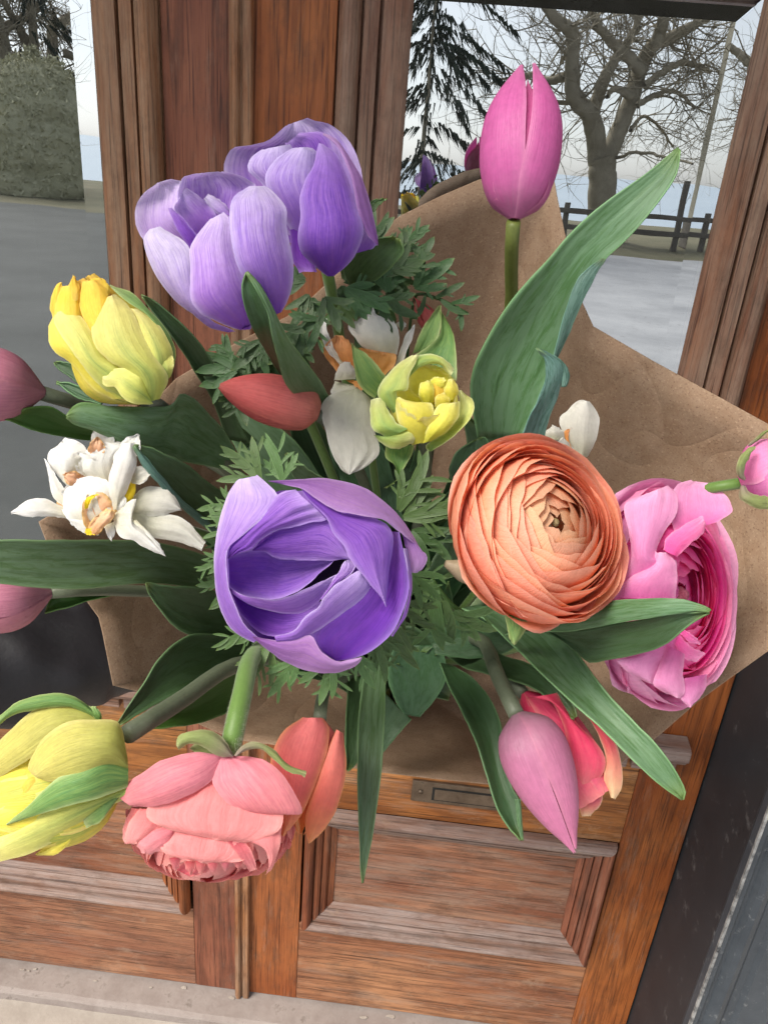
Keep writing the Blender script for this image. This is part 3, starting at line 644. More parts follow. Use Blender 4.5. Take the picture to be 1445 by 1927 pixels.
m_frond_d = leaf_mat('dark_anemone_foliage', (.024, .068, .016), (.050, .112, .030), (.07, .14, .05), transl=.15, bloom=.3, fine=26)
m_stem_g = stem_mat('green_stem', (.075, .15, .025), (.13, .23, .045), fuzz=.3)
m_stem_t = stem_mat('grey_green_stem', (.085, .105, .065), (.15, .175, .12))
m_stem_o = stem_mat('olive_stem', (.085, .11, .02), (.17, .20, .05))
m_sepal = stem_mat('hairy_sepal', (.10, .13, .04), (.26, .22, .17), fuzz=.6)
m_sepal_p = petal_mat('downy_sepal', (.30, .22, .20), (.22, .26, .10), (.26, .33, .10), edge=(.46, .44, .26), streak=(.16, .18, .07), samt=.4, transl=.2, rough=.7, fine=26)
m_sepal_dry = stem_mat('dry_sepal', (.26, .20, .12), (.40, .32, .22))
m_hair = stem_mat('stem_hair', (.35, .38, .28), (.5, .5, .42))
m_black = rough_mat('stamen_black', (.006, .004, .010), (.012, .008, .02), 300, .8)

CA = Crop(220, 180, 2.779); CB = Crop(380, 860, 3.141); CC = Crop(820, 780, 2.312); CD = Crop(0, 1260, 2.125); CE = Crop(0, 480, 2.258)
CF = Crop(540, 380, 3.141); CT = Crop(820, 80, 2.312); CG = Crop(620, 1160, 2.007); CH = Crop(0, 960, 3.0104); CN = Crop(400, 1180, 3.6125)
CR = Crop(700, 860, 4.188); CS = Crop(980, 740, 8.028); CU = Crop(340, 660, 4.817); CV = Crop(1340, 780, 8.762); CW = Crop(1120, 1160, 4.446)
BX, BY, BZ = 745, 1265, .70
BIND = P(BX, BY, BZ); TAIL = BIND + (BIND-P(700, 950, .36))/np.linalg.norm(BIND-P(700, 950, .36))*.17
_rs = random.Random(8)
def flower(name, label, cat, px, py, z, group=None): return thing(name, label, cat, P(px, py, z), group)
def to_bind(parent, pts, rad, mat, name='stem'):
    """stem through frame points and on through the tie point to the cut end"""
    j = np.array([_rs.uniform(-1, 1), _rs.uniform(-1, 1), _rs.uniform(-1, 1)])*.010
    return tube(name, parent, mat, [P(*q) for q in pts]+[BIND+j, TAIL+j*1.2], rad, 10)
def petals(parent, cr_, z, rows):
    for r in rows:
        m, L, Rr = r[:3]; kw = r[3] if len(r) > 3 else {}
        kw = dict(kw); nm = kw.pop('name', 'petal'); zz = kw.pop('z', z)
        sheet(nm, parent, m, cr_(L), cr_(Rr), zz, **kw)
def frond(parent, mat, x, y, z, ang, ln, lobes=3, spread=55, seed=0, width=.13, tilt=0., name='bract', sub=2):
    """A deeply cut leaf: lanceolate lobes fanning from one base, each with side teeth."""
    r = random.Random(seed*17+3); V = []; Fc = []; UV = []
    def lobe(bx, by, bh, a, l, w, dh):
        n = 9; b = len(V); bendk = r.uniform(-.35, .35)
        for j in range(n):
            t = j/(n-1); aa = a+bendk*t
            cx = bx+math.cos(aa)*l*t; cy = by+math.sin(aa)*l*t
            ww = w*l*(.35+1.1*t)*(1-t**2.2)**.8 if t < 1 else 0
            hh = bh+dh*l*(t-.9*t*t)
            for s in (-1, 0, 1):
                px = cx-math.sin(aa)*ww*s; py = cy+math.cos(aa)*ww*s
                V.append(P(px, py, z*(1-(hh-(.22*ww if s == 0 else 0))/F))); UV.append((.5+.5*s, t))
        for j in range(n-1):
            for i in range(2): k = b+j*3+i; Fc.append((k, k+1, k+4, k+3))
    a0 = R(ang)
    for i in range(lobes):
        q = 0 if lobes == 1 else 2*i/(lobes-1)-1
        a = a0+R(spread)*q+r.uniform(-.1, .1); l = ln*(1-.28*abs(q))*r.uniform(.85, 1.1); dh = r.uniform(-.3, .35)+tilt
        lobe(x, y, 0, a, l, width, dh)
        for k in range(sub):
            t = .32+.24*k+r.uniform(-.05, .05)
            for sg in (-1, 1):
                if r.random() < .12: continue
                lobe(x+math.cos(a)*l*t, y+math.sin(a)*l*t, dh*l*(t-.9*t*t), a+sg*r.uniform(.45, .8), l*r.uniform(.32, .5), width*.9, r.uniform(-.3, .3))
    return mesh(name, V, Fc, mat, parent, UV)

# ---------------------------------------------------------------- kraft paper wrap
def kraft_mat():
    m, nt = newmat('kraft_paper'); g = NT(nt); tc = g.n('ShaderNodeTexCoord'); ob = tc.outputs['Object']
    a = g.noise(ob, 90, 5, .7); f1 = g.noise(g.mapping(ob, (900, 500, 900)), 1., 3, .7); big = g.noise(ob, 7, 3)
    col = g.mix(big, (.30, .20, .13), (.375, .27, .19))
    col = g.mix(g.n('ShaderNodeMapRange', {0: a, 1: .35, 2: .7, 3: 0., 4: .5}).outputs[0], col, (.22, .125, .068))
    col = g.mix(g.n('ShaderNodeMapRange', {0: f1, 1: .56, 2: .66, 3: 0., 4: .7}).outputs[0], col, (.12, .068, .038))
    f2 = g.noise(g.mapping(ob, (500, 900, 700), (3, 1, 2)), 1., 3, .7)
    col = g.mix(g.n('ShaderNodeMapRange', {0: f2, 1: .58, 2: .68, 3: 0., 4: .6}).outputs[0], col, (.55, .40, .28))
    rdg = g.math('ABSOLUTE', g.math('SUBTRACT', g.noise(ob, 8, 1, .5, .4), .5))
    rdg2 = g.math('ABSOLUTE', g.math('SUBTRACT', g.noise(g.mapping(ob, (15, 5, 8), (4, 1, 2)), 1., 1), .5))
    bp0 = g.n('ShaderNodeBump', {'Strength': .32, 'Distance': .012, 'Height': g.math('ADD', g.math('POWER', rdg, .6), g.math('POWER', rdg2, .6))}).outputs[0]
    bp = g.n('ShaderNodeBump', {'Strength': .35, 'Distance': .0006, 'Height': g.math('ADD', a, f1), 'Normal': bp0}).outputs[0]
    pr = g.n('ShaderNodeBsdfPrincipled', {'Base Color': col, 'Roughness': .75, 'Specular IOR Level': .25, 'Normal': bp})
    tr = g.n('ShaderNodeBsdfTranslucent', {'Color': (.42, .22, .09)})
    g.out(g.n('ShaderNodeMixShader', {0: .10, 1: pr.outputs[0], 2: tr.outputs[0]}).outputs[0]); return m
m_kraft = kraft_mat()
RIM = [(332, 712, .50), (440, 648, .505), (560, 585, .51), (640, 510, .505), (705, 440, .50), (755, 405, .50), (830, 368, .50), (900, 338, .50), (985, 318, .50), (1041, 330, .50),
       (1048, 370, .50), (1064, 446, .50), (1078, 510, .50), (1094, 566, .495), (1116, 614, .485), (1230, 680, .465), (1340, 740, .45), (1445, 798, .44), (1540, 850, .43), (1590, 980, .42), (1540, 1120, .43), (1445, 1225, .44),
       (1375, 1275, .455), (1313, 1320, .47), (1241, 1383, .49), (1187, 1423, .505), (1168, 1437, .51), (1100, 1468, .53), (1010, 1480, .545), (919, 1476, .53), (820, 1466, .53), (720, 1454, .53), (630, 1440, .53), (520, 1402, .53), (440, 1392, .53),
       (381, 1366, .53), (300, 1322, .52), (255, 1300, .51), (213, 1290, .50), (203, 1240, .495), (193, 1190, .49), (186, 1162, .488), (172, 1143, .485), (160, 1126, .48), (120, 1070, .475), (88, 1020, .47), (73, 982, .468), (130, 950, .47), (200, 860, .48), (262, 785, .49)]
wrap = thing('paper_wrap', 'brown kraft paper cone wrapped around the bouquet', 'wrapping paper', BIND)
def _rim():
    p = np.array(RIM+[RIM[0]], float); out = []
    for a, b in zip(p[:-1], p[1:]):
        n = max(1, int(np.hypot(*(b-a)[:2])/14))
        out += [a+(b-a)*k/n for k in range(n)]
    return np.array(out)
rim = _rim(); V = []; nr = len(rim); ROWS = 22
axis_ = (TAIL-BIND)/np.linalg.norm(TAIL-BIND); _, _e1, _e2 = frame_of(axis_)
for j in range(ROWS+5):
    for i, q in enumerate(rim):
        w = P(*q); ang = math.atan2(-(q[1]-BY), q[0]-BX)
        cdir = M @ np.array([math.cos(ang), math.sin(ang), 0]); ring = BIND + .030*(cdir-axis_*np.dot(cdir, axis_))
        if j <= ROWS:
            t = j/ROWS; p = w*(1-t)+ring*t
            away = M @ np.array([0, 0, -1.]); p = p + away*(.05*math.sin(math.pi*t)**1.0*(1-t)*1.2)
            p = p + (M @ np.array([0, 0, 1.]))*.006*mnoise.noise((p[0]*14, p[1]*14, p[2]*14))*math.sin(math.pi*min(1, t*1.3))
            dg = math.degrees(ang)
            for c0, am, wd in ((61, .020, 5), (44, -.006, 3), (78, .006, 2.5), (24, .007, 3), (8, -.006, 4), (-20, .008, 4), (100, -.006, 4), (-62, .006, 4), (-110, .008, 5), (-150, .01, 5), (150, .007, 5)):
                p = p + away*am*max(0, 1-abs(dg-c0)/(wd*2))*min(1, t*4)*(1-t)
        else:
            p = ring + axis_*.15*(j-ROWS)/4
        V.append(p)
Fc = [(j*nr+i, j*nr+(i+1) % nr, (j+1)*nr+(i+1) % nr, (j+1)*nr+i) for j in range(ROWS+4) for i in range(nr)]
o = mesh('sheet', V, Fc, m_kraft, wrap); solid(o, .0006)

# ---------------------------------------------------------------- the person holding it: black sleeve and the hand under the paper
m_sleeve = rough_mat('black_nylon', (.008, .008, .010), (.013, .012, .015), 30, .55, .3, .001, spec=.35)
m_skin = rough_mat('skin', (.50, .28, .20), (.56, .33, .24), 60, .5, .1, .0005)
person = thing('person', 'person in a black jacket sleeve, reaching in from the left to hold the bouquet', 'person', P(150, 1230, .62))
HAND = BIND+axis_*.125
path = [P(-900, 1330, .42), P(-420, 1290, .52), P(-60, 1262, .60), P(120, 1236, .635), P(240, 1218, .665), P(400, 1228, .70)]
pts = spl(path, 60, chord=False); V = []; nn = 40
T = np.gradient(pts, axis=0); T /= np.linalg.norm(T, axis=1)[:, None]
for j in range(60):
    nm = np.cross(T[j], [0, 0, 1.]); nm /= np.linalg.norm(nm); bn = np.cross(nm, T[j]); t = j/59
    r0 = .062*(1-t)+.034*t
    for i in range(nn):
        a = 6.2832*i/nn
        fold = .0018*math.sin(j*.55+2.2*math.sin(a+.5)+a*2)*(.4+.6*math.sin(a*1.5+j*.13)**2)+.005*mnoise.noise((j*.22, math.cos(a)*1.4, math.sin(a)*1.4))
        V.append(pts[j]+(nm*math.cos(a)+bn*math.sin(a))*(r0+fold))
mesh('sleeve', V, [(j*nn+i, j*nn+(i+1) % nn, (j+1)*nn+(i+1) % nn, (j+1)*nn+i) for j in range(59) for i in range(nn)], m_sleeve, person)
_b, h1, h2 = frame_of(axis_)
side = P(400, 1228, .70)-HAND; side -= axis_*np.dot(side, axis_); side /= np.linalg.norm(side); fw = np.cross(axis_, side)
hv = []; he = []; hr = []
def hadd(p, r, prev=None):
    hv.append(p); hr.append(r)
    if prev is not None: he.append((prev, len(hv)-1))
    return len(hv)-1
w0 = hadd(P(390, 1228, .698), .026); k0 = hadd(HAND+side*.060, .024, w0)
for k, off in enumerate((-.032, -.011, .011, .031)):
    pr_i = hadd(HAND+side*.046+axis_*off-fw*.004, .012, k0)
    for a, rr in ((55, .0088), (95, .0085), (140, .008), (180, .007), (205-10*(k == 3), .006)):
        rad_ = .040
        pr_i = hadd(HAND+axis_*(off*.95)+side*rad_*math.cos(R(a-0))+fw*rad_*math.sin(R(a)), rr, pr_i)
pr_i = k0
for a, rr, off in ((-25, .013, -.03), (-60, .011, -.045), (-100, .0095, -.048), (-130, .008, -.046)):
    pr_i = hadd(HAND+axis_*off+side*.041*math.cos(R(a))+fw*.041*math.sin(R(a)), rr, pr_i)
me = bpy.data.meshes.new('hand'); me.from_pydata([tuple(p-ORG[person]) for p in hv], he, []); me.materials.append(m_skin)
ho = bpy.data.objects.new('hand', me); C.objects.link(ho); ho.parent = person
ho.modifiers.new('skin', 'SKIN')
if me.skin_vertices:
    for sv, rr in zip(me.skin_vertices[0].data, hr): sv.radius = (rr, rr)
    me.skin_vertices[0].data[0].use_root = True
ss = ho.modifiers.new('sub', 'SUBSURF'); ss.levels = 2; ss.render_levels = 2

# ---------------------------------------------------------------- rear lavender anemone
a1 = flower('anemone', 'lavender anemone standing highest at the top left, behind its paler twin', 'anemone', 600, 470, .40, 'violet anemones')
petals(a1, CA, .375, [
    (m_lav_light, [(850, 760), (660, 560), (557, 388), (598, 276), (700, 257), (800, 225), (880, 155)], [(1150, 800), (1330, 700), (1300, 520), (1265, 350), (1200, 220), (1110, 145), (1000, 112)], dict(h=[-90, -70, -40, -25], bulge=[-20, -30, -15], ruf=6, nu=22, nv=26)),
    (m_vio, [(900, 600), (880, 400), (885, 250)], [(1150, 600), (1150, 400), (1090, 200), (960, 190)], dict(h=[-60, -40, -10], bulge=10, ruf=5)),
    (m_lav_light, [(900, 730), (770, 470), (682, 388), (700, 330), (760, 280)], [(1010, 700), (960, 420), (935, 300), (905, 250)], dict(h=[-40, -5, 10], bulge=18, ruf=3)),
    (m_lav_light, [(945, 770), (850, 600), (775, 455), (788, 390), (860, 305), (940, 268)], [(1190, 760), (1120, 550), (1060, 380), (1042, 290), (1000, 268)], dict(h=[-30, 22, 20], bulge=26, ruf=4, nv=24)),
    (m_vio, [(1100, 943), (1040, 895), (965, 820), (945, 740), (962, 620), (955, 530), (985, 430), (1030, 350), (1060, 248)], [(1135, 943), (1190, 900), (1250, 830), (1290, 700), (1250, 560), (1210, 430), (1150, 310), (1078, 250)], dict(h=[5, 45, 60, 50, 20], bulge=[5, 34, 20, 5], tilt=[0, -10, -16, -4], ruf=3, nu=20, nv=28)),
    (m_vio_pink, [(1365, 786), (1300, 712), (1258, 600), (1228, 450), (1195, 340), (1150, 265), (1075, 205)], [(1366, 770), (1342, 640), (1312, 520), (1278, 420), (1218, 320), (1160, 235), (1080, 192)], dict(h=[10, 34, 50, 44, 10], bulge=8, tilt=[-6, -14, -14, -4], ruf=4)),
    (m_lav_light, [(1220, 830), (1290, 690)], [(1335, 800), (1366, 770), (1350, 690)], dict(h=-10)),
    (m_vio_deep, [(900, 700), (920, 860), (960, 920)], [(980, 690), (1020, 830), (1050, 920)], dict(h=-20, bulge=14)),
])
to_bind(a1, [(610, 480, .40), (640, 640, .455), (690, 960, .53)], .0032, m_stem_g)
# ---------------------------------------------------------------- front pale lavender anemone
a2 = flower('anemone', 'pale lavender cupped anemone at the top left, whitish at its rims', 'anemone', 440, 540, .36, 'violet anemones')
petals(a2, CA, .34, [
    (m_lav_pale, [(330, 820), (200, 790), (128, 738), (95, 665), (100, 570), (140, 510), (215, 452)], [(430, 750), (310, 620), (318, 560), (333, 500), (336, 446), (290, 435), (235, 447)], dict(h=[-70, -45, -40, -25], bulge=-16, ruf=4)),
    (m_lav_light, [(420, 740), (330, 610), (318, 520), (332, 450), (345, 428), (420, 405)], [(620, 760), (690, 600), (728, 475), (690, 440), (640, 415), (550, 392)], dict(h=[-80, -55, -30, -20], bulge=[-30, -36, -20], ruf=5, nu=20)),
    (m_lav_light, [(420, 740), (350, 680), (300, 590), (322, 530)], [(540, 720), (520, 620), (450, 540), (360, 485)], dict(h=[-70, -45, -25], bulge=-14, ruf=4)),
    (m_vio, [(390, 810), (310, 690), (270, 585)], [(425, 740), (365, 660), (292, 585)], dict(h=[-10, 0, 4], bulge=4)),
    (m_lav_pale, [(580, 640), (520, 612), (453, 540)], [(600, 615), (560, 560), (480, 510)], dict(h=[0, 4, 10], bulge=10)),
    (m_lav_pale, [(580, 1238), (480, 1213), (390, 1140), (300, 1062), (215, 960), (160, 850), (130, 745), (165, 700)], [(620, 1230), (490, 1170), (420, 1090), (400, 980), (392, 870), (375, 795), (310, 730), (225, 680)], dict(h=[-40, -10, 8, 14, 0], bulge=[0, 18, 22, 8], tilt=[10, 22, 16, 4], ruf=2, nv=26)),
    (m_lav_light, [(640, 1224), (540, 1190), (440, 1140), (385, 1070), (380, 980), (383, 870), (377, 795), (420, 722), (490, 645)], [(700, 1222), (712, 1100), (685, 1000), (645, 900), (615, 800), (602, 700), (598, 640), (560, 606)], dict(h=[-20, 24, 46, 40, 15], bulge=[0, 26, 28, 8], ruf=2, nu=18, nv=28)),
    (m_lav_light, [(820, 1150), (740, 1060), (670, 960), (620, 860), (597, 740), (588, 620), (605, 540), (690, 472)], [(860, 1130), (895, 1060), (920, 980), (926, 890), (906, 790), (888, 680), (886, 590), (835, 520), (770, 470)], dict(h=[-20, 30, 58, 54, 20], bulge=[5, 26, 30, 12], tilt=[0, -14, -14, -4], ruf=2, nu=18, nv=28)),
    (m_vio_deep, [(640, 1225), (720, 1160), (800, 1120)], [(700, 1200), (790, 1100), (840, 1080)], dict(h=-10)),
])
to_bind(a2, [(455, 560, .37), (540, 700, .44), (650, 960, .52)], .0032, m_stem_g)
# ---------------------------------------------------------------- big violet anemone in the middle
a3 = flower('anemone', 'large deep violet anemone folded around a dark hollow, nearest the middle', 'anemone', 600, 1080, .34, 'violet anemones')
petals(a3, CB, .305, [
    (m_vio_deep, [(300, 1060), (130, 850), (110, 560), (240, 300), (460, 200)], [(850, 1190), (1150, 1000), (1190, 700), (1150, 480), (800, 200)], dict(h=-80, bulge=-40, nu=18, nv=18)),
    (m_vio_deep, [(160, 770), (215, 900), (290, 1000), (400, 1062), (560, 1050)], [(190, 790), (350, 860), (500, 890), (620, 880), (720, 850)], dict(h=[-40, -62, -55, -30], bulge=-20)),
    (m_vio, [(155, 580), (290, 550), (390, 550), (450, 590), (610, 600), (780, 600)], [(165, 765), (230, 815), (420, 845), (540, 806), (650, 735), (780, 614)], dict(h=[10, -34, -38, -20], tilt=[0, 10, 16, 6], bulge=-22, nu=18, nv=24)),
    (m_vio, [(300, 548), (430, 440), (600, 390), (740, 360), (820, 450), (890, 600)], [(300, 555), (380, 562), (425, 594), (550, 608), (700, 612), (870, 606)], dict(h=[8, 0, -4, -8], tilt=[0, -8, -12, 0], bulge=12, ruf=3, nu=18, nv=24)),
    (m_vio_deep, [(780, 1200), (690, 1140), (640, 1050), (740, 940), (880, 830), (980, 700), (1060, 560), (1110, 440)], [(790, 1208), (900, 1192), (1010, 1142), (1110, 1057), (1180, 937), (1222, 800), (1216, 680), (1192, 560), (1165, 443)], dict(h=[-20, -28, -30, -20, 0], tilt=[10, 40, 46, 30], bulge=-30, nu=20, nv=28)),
    (m_vio_rim, [(1120, 1060), (1185, 940), (1224, 800), (1217, 680), (1192, 540)], [(1130, 1062), (1202, 950), (1238, 820), (1240, 700), (1215, 540)], dict(h=[5, 14, 14, 10], tilt=-16, bulge=4)),
    (m_vio_rim, [(310, 1095), (215, 1055), (150, 990), (100, 870), (75, 700), (72, 580), (95, 400), (140, 240), (195, 138)], [(335, 1075), (245, 980), (195, 870), (160, 780), (146, 650), (152, 540), (235, 468), (380, 340), (452, 230), (326, 107)], dict(h=[-10, 0, 8, 10, -10], tilt=[6, 30, 34, 26, 0], bulge=[4, 14, 18, 14], ruf=2, nu=18, nv=28)),
    (m_vio, [(152, 600), (170, 520), (280, 410), (370, 315), (452, 222), (545, 188)], [(160, 602), (232, 568), (300, 548), (352, 490), (432, 440), (580, 405), (738, 366)], dict(h=[30, 28, 26, 22], bulge=[4, 14, 18, 12], wr=8, nu=18, nv=24)),
    (m_vio_pink, [(390, 140), (560, 132), (720, 125), (860, 148), (960, 178), (1060, 250), (1150, 330), (1222, 430), (1292, 542)], [(402, 146), (500, 168), (588, 186), (680, 250), (780, 312), (872, 336), (980, 351), (1085, 382), (1170, 447)], dict(h=[0, 18, 24, 18, 4], tilt=[0, 26, 30, 20], bulge=12, wr=4, nv=26)),
    (m_vio_pink, [(1180, 450), (1222, 600), (1238, 684)], [(1240, 480), (1296, 548), (1333, 590), (1315, 650), (1268, 687)], dict(h=[4, 0, -8], bulge=6)),
    (m_vio, [(590, 188), (625, 245), (690, 310), (740, 370), (775, 445), (840, 525), (865, 590), (925, 665), (1000, 760), (1060, 840), (1086, 888)], [(602, 196), (700, 262), (800, 320), (880, 341), (980, 356), (1080, 388), (1128, 450), (1130, 560), (1112, 640), (1099, 760), (1090, 884)], dict(h=[44, 40, 30, 16, 8], bulge=[4, 14, 16, 8], tilt=[0, -8, -14, -6], ruf=2, nu=18, nv=28)),
    (m_vio_pink, [(300, 1068), (400, 1150), (480, 1208), (600, 1258), (720, 1279), (830, 1271), (920, 1229), (942, 1187)], [(300, 1060), (440, 1085), (560, 1075), (640, 1055), (700, 1140), (785, 1204), (860, 1200), (944, 1184)], dict(h=[0, -4, -4, -8], tilt=[0, 16, 20, 8], bulge=14, nu=16, nv=24)),
    (m_vio_rim, [(428, 1060), (545, 1025), (608, 945), (690, 887), (712, 840), (800, 747), (870, 700), (925, 666)], [(440, 1095), (560, 1090), (665, 1040), (775, 965), (905, 870), (1000, 770), (965, 690)], dict(h=[10, 20, 18, 4], tilt=[0, -18, -24, -8], bulge=8, nu=14, nv=24)),
    (m_vio_rim, [(170, 773), (225, 812), (320, 828), (425, 845), (520, 818), (620, 775), (700, 737), (790, 690)], [(180, 805), (290, 880), (430, 916), (560, 928), (640, 897), (700, 852), (730, 802), (802, 720)], dict(h=[16, 2, -6, -6], tilt=[0, -22, -24, -4], bulge=4, nu=12, nv=22)),
    (m_vio_rim, [(700, 842), (740, 782), (790, 702), (850, 612)], [(712, 842), (802, 748), (880, 690), (908, 640), (870, 608)], dict(h=[12, 8, 4, 0], tilt=[0, -6], bulge=3)),
])
tube('stamens', a3, m_black, [P(600, 1085, .33), P(605, 1075, .322)], [.016, .012], 16, 6)
to_bind(a3, [(600, 1085, .335), (640, 1130, .42), (700, 1200, .52)], .0034, m_stem_g)
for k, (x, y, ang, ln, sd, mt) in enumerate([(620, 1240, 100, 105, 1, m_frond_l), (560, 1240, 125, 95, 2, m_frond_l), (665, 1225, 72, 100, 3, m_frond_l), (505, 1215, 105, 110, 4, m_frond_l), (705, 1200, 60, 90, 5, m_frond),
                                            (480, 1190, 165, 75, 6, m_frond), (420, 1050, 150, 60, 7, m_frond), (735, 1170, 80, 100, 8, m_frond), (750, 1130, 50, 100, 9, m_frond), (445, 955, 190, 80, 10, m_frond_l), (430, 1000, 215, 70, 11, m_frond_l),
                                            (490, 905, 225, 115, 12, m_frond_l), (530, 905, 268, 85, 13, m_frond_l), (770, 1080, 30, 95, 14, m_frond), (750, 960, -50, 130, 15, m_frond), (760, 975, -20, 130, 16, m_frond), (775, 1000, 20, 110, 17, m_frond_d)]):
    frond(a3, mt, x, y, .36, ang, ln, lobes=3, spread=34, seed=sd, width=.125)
# ---------------------------------------------------------------- ranunculus builder
def ranunc(parent, cx, cy, z, Rp, pole, layers, mats, sq=.8, a0=10, a1=84, r0=10, rise=26, sw=10, flare=.05, seed=0, hw0=62, hw1=46, base=128, n0=5, n1=8, pw=.9):
    r_ = random.Random(seed); O = P(cx, cy, z); k = z/F
    px, py = pole[0]/Rp, -pole[1]/Rp; pz = math.sqrt(max(0, 1-px*px-py*py)); a = M @ np.array([px, py, pz])
    e1 = np.cross(a, M @ np.array([0, 1., 0])); e1 /= np.linalg.norm(e1); e2 = np.cross(a, e1)
    ph0 = 0.
    for L in range(layers):
        f = L/(layers-1); rr = r0+(Rp-r0)*f**pw; al = R(a0+(a1-a0)*f**.75); rho = rr/math.sin(al)
        n = int(round(n0+(n1-n0)*f)); ph0 += 2.4+r_.uniform(-.2, .2)
        for q in range(n):
            phc = ph0+6.2832*q/n+r_.uniform(-.14, .14); hw = R(hw0+(hw1-hw0)*f)*r_.uniform(.88, 1.15)
            rs = R(rise)*r_.uniform(.7, 1.3); sk = R(sw)*r_.uniform(.6, 1.4); dal = R(r_.uniform(-4, 4)); nz = r_.uniform(0, 90); fl = flare*r_.uniform(.3, 1.7); pt = r_.uniform(0, .05)
            nu, nv = 13, 13; V = []; UV = []
            for j in range(nv):
                v = j/(nv-1)
                for i in range(nu):
                    u = i/(nu-1); s = 2*u-1
                    top = al+dal+rs*abs(s)**2.2+sk*s-pt*math.exp(-(s/.15)**2)+R(2.6)*mnoise.noise((nz, s*1.8, 0))
                    th = R(base)+(top-R(base))*v
                    th = max(th, R(2))
                    ph = phc+s*hw*(.55+.45*math.sin(math.pi*min(1, .25+v*.75)))
                    q_ = rho*(1+fl*v**3+.028*s*(.3+.7*v)+.012*mnoise.noise((nz, s*2, v*3)))
                    V.append(O+k*q_*((e1*math.cos(ph)+e2*math.sin(ph))*math.sin(th)+a*math.cos(th)*sq)); UV.append((u, v))
            g = mats(f, r_); mesh('petal', V, grid_faces(nv, nu), g, parent, UV)
    return O, a, k
# coral
r1 = flower('ranunculus', 'coral orange ranunculus, its many thin petals swirled around a beige eye', 'ranunculus', 1017, 992, .33, 'ranunculus flowers')
O, a, k = ranunc(r1, 1018, 996, .33, 175, (72, -54), 15, lambda f, r: m_cor_in if f < .24 else (m_cor_mid if f < .8 else m_cor_out), seed=5, sq=.74, rise=16, sw=8, a0=10, a1=80, r0=12, flare=.06, hw0=92, hw1=80, n1=6)
tube('eye', r1, m_eye, [O+a*k*44, O+a*k*50], [k*9, k*5], 14, 8)
petals(r1, CC, .335, [
    (m_cor_out, [(360, 700), (250, 760), (185, 690), (180, 620), (150, 580)], [(420, 860), (300, 800), (230, 745), (200, 640), (190, 570)], dict(h=[40, 40, 36, 30], bulge=14, ruf=5)),
    (m_cor_out, [(260, 690), (270, 780), (320, 870), (380, 903)], [(400, 700), (470, 800), (512, 850), (450, 890)], dict(h=[50, 40, 20], bulge=18)),
])
tube('sepal', r1, m_sepal_dry, [P(900, 1090, .345), P(868, 1072, .34), P(838, 1060, .338)], [.004, .005, .0015], 8, 10)
sheet('sepal', r1, m_bract, CC([(300, 870), (310, 930), (325, 985), (340, 1003)]), CC([(400, 880), (395, 930), (365, 975), (345, 1003)]), .325, h=[0, 0, 6], bulge=12)
to_bind(r1, [(1000, 1010, .345), (940, 1090, .42), (850, 1190, .52)], .0034, m_stem_g)
# pink
r2 = flower('ranunculus', 'hot pink ranunculus with pale pink outer petals, right of the coral one', 'ranunculus', 1270, 1110, .36, 'ranunculus flowers')
O, a, k = ranunc(r2, 1252, 1118, .39, 192, (118, -10), 14, lambda f, r: m_pk_in if f < .62 else (m_pk_mid if f < .86 else m_pk_out), seed=9, sq=.5, rise=13, sw=7, a0=12, a1=78, r0=14, flare=.10, n1=7, hw0=80, hw1=66)
tube('eye', r2, m_eye_pink, [O+a*k*30, O+a*k*44], [k*16, k*8], 14, 8)
petals(r2, CC, .345, [
    (m_pk_out, [(780, 790), (800, 740), (850, 640), (840, 520), (820, 390), (900, 350)], [(1010, 760), (1050, 640), (960, 620), (990, 520), (1045, 430), (1050, 340), (1010, 308)], dict(h=[-20, 10, 10, 0], bulge=20, ruf=6, nu=18, nv=22)),
    (m_pk_out, [(770, 800), (830, 720), (930, 660), (960, 600)], [(1045, 805), (1050, 700), (1040, 640), (1010, 600)], dict(h=[0, 14, 14], bulge=18, ruf=4)),
    (m_pk_out, [(1040, 520), (1010, 400), (1045, 310), (1110, 288)], [(1220, 470), (1290, 420), (1270, 360), (1200, 300)], dict(h=[0, -14, -30], bulge=-10, ruf=6)),
    (m_pk_mid, [(990, 590), (1000, 540), (1080, 480), (1160, 440)], [(1050, 620), (1100, 570), (1160, 520), (1175, 480)], dict(h=[20, 16, 4], bulge=8, ruf=4)),
    (m_pk_out, [(960, 920), (860, 1040), (790, 1070), (830, 1120), (930, 1170)], [(1060, 960), (1080, 1020), (1000, 1120), (970, 1150), (945, 1175)], dict(h=[10, 0, -20], bulge=16, ruf=4)),
    (m_pk_out, [(1000, 1000), (960, 1120), (945, 1175), (1030, 1230)], [(1080, 1040), (1075, 1130), (1085, 1200), (1065, 1238)], dict(h=[20, 8, -10], bulge=14, ruf=4)),
    (m_pk_out, [(1080, 1150), (1062, 1230), (1100, 1275)], [(1180, 1130), (1170, 1200), (1110, 1276)], dict(h=[0, -14, -20], bulge=10, ruf=5)),
    (m_pk_mid, [(1060, 950), (1100, 990), (1150, 1000)], [(1075, 935), (1110, 955), (1152, 990)], dict(h=[16, 18, 10])),
    (m_pk_mid, [(1040, 1000), (1080, 1060), (1130, 1080)], [(1060, 960), (1110, 1010), (1175, 1040)], dict(h=[22, 20, 10])),
])
to_bind(r2, [(1250, 1120, .385), (1120, 1170, .46), (930, 1230, .55)], .0034, m_stem_g)
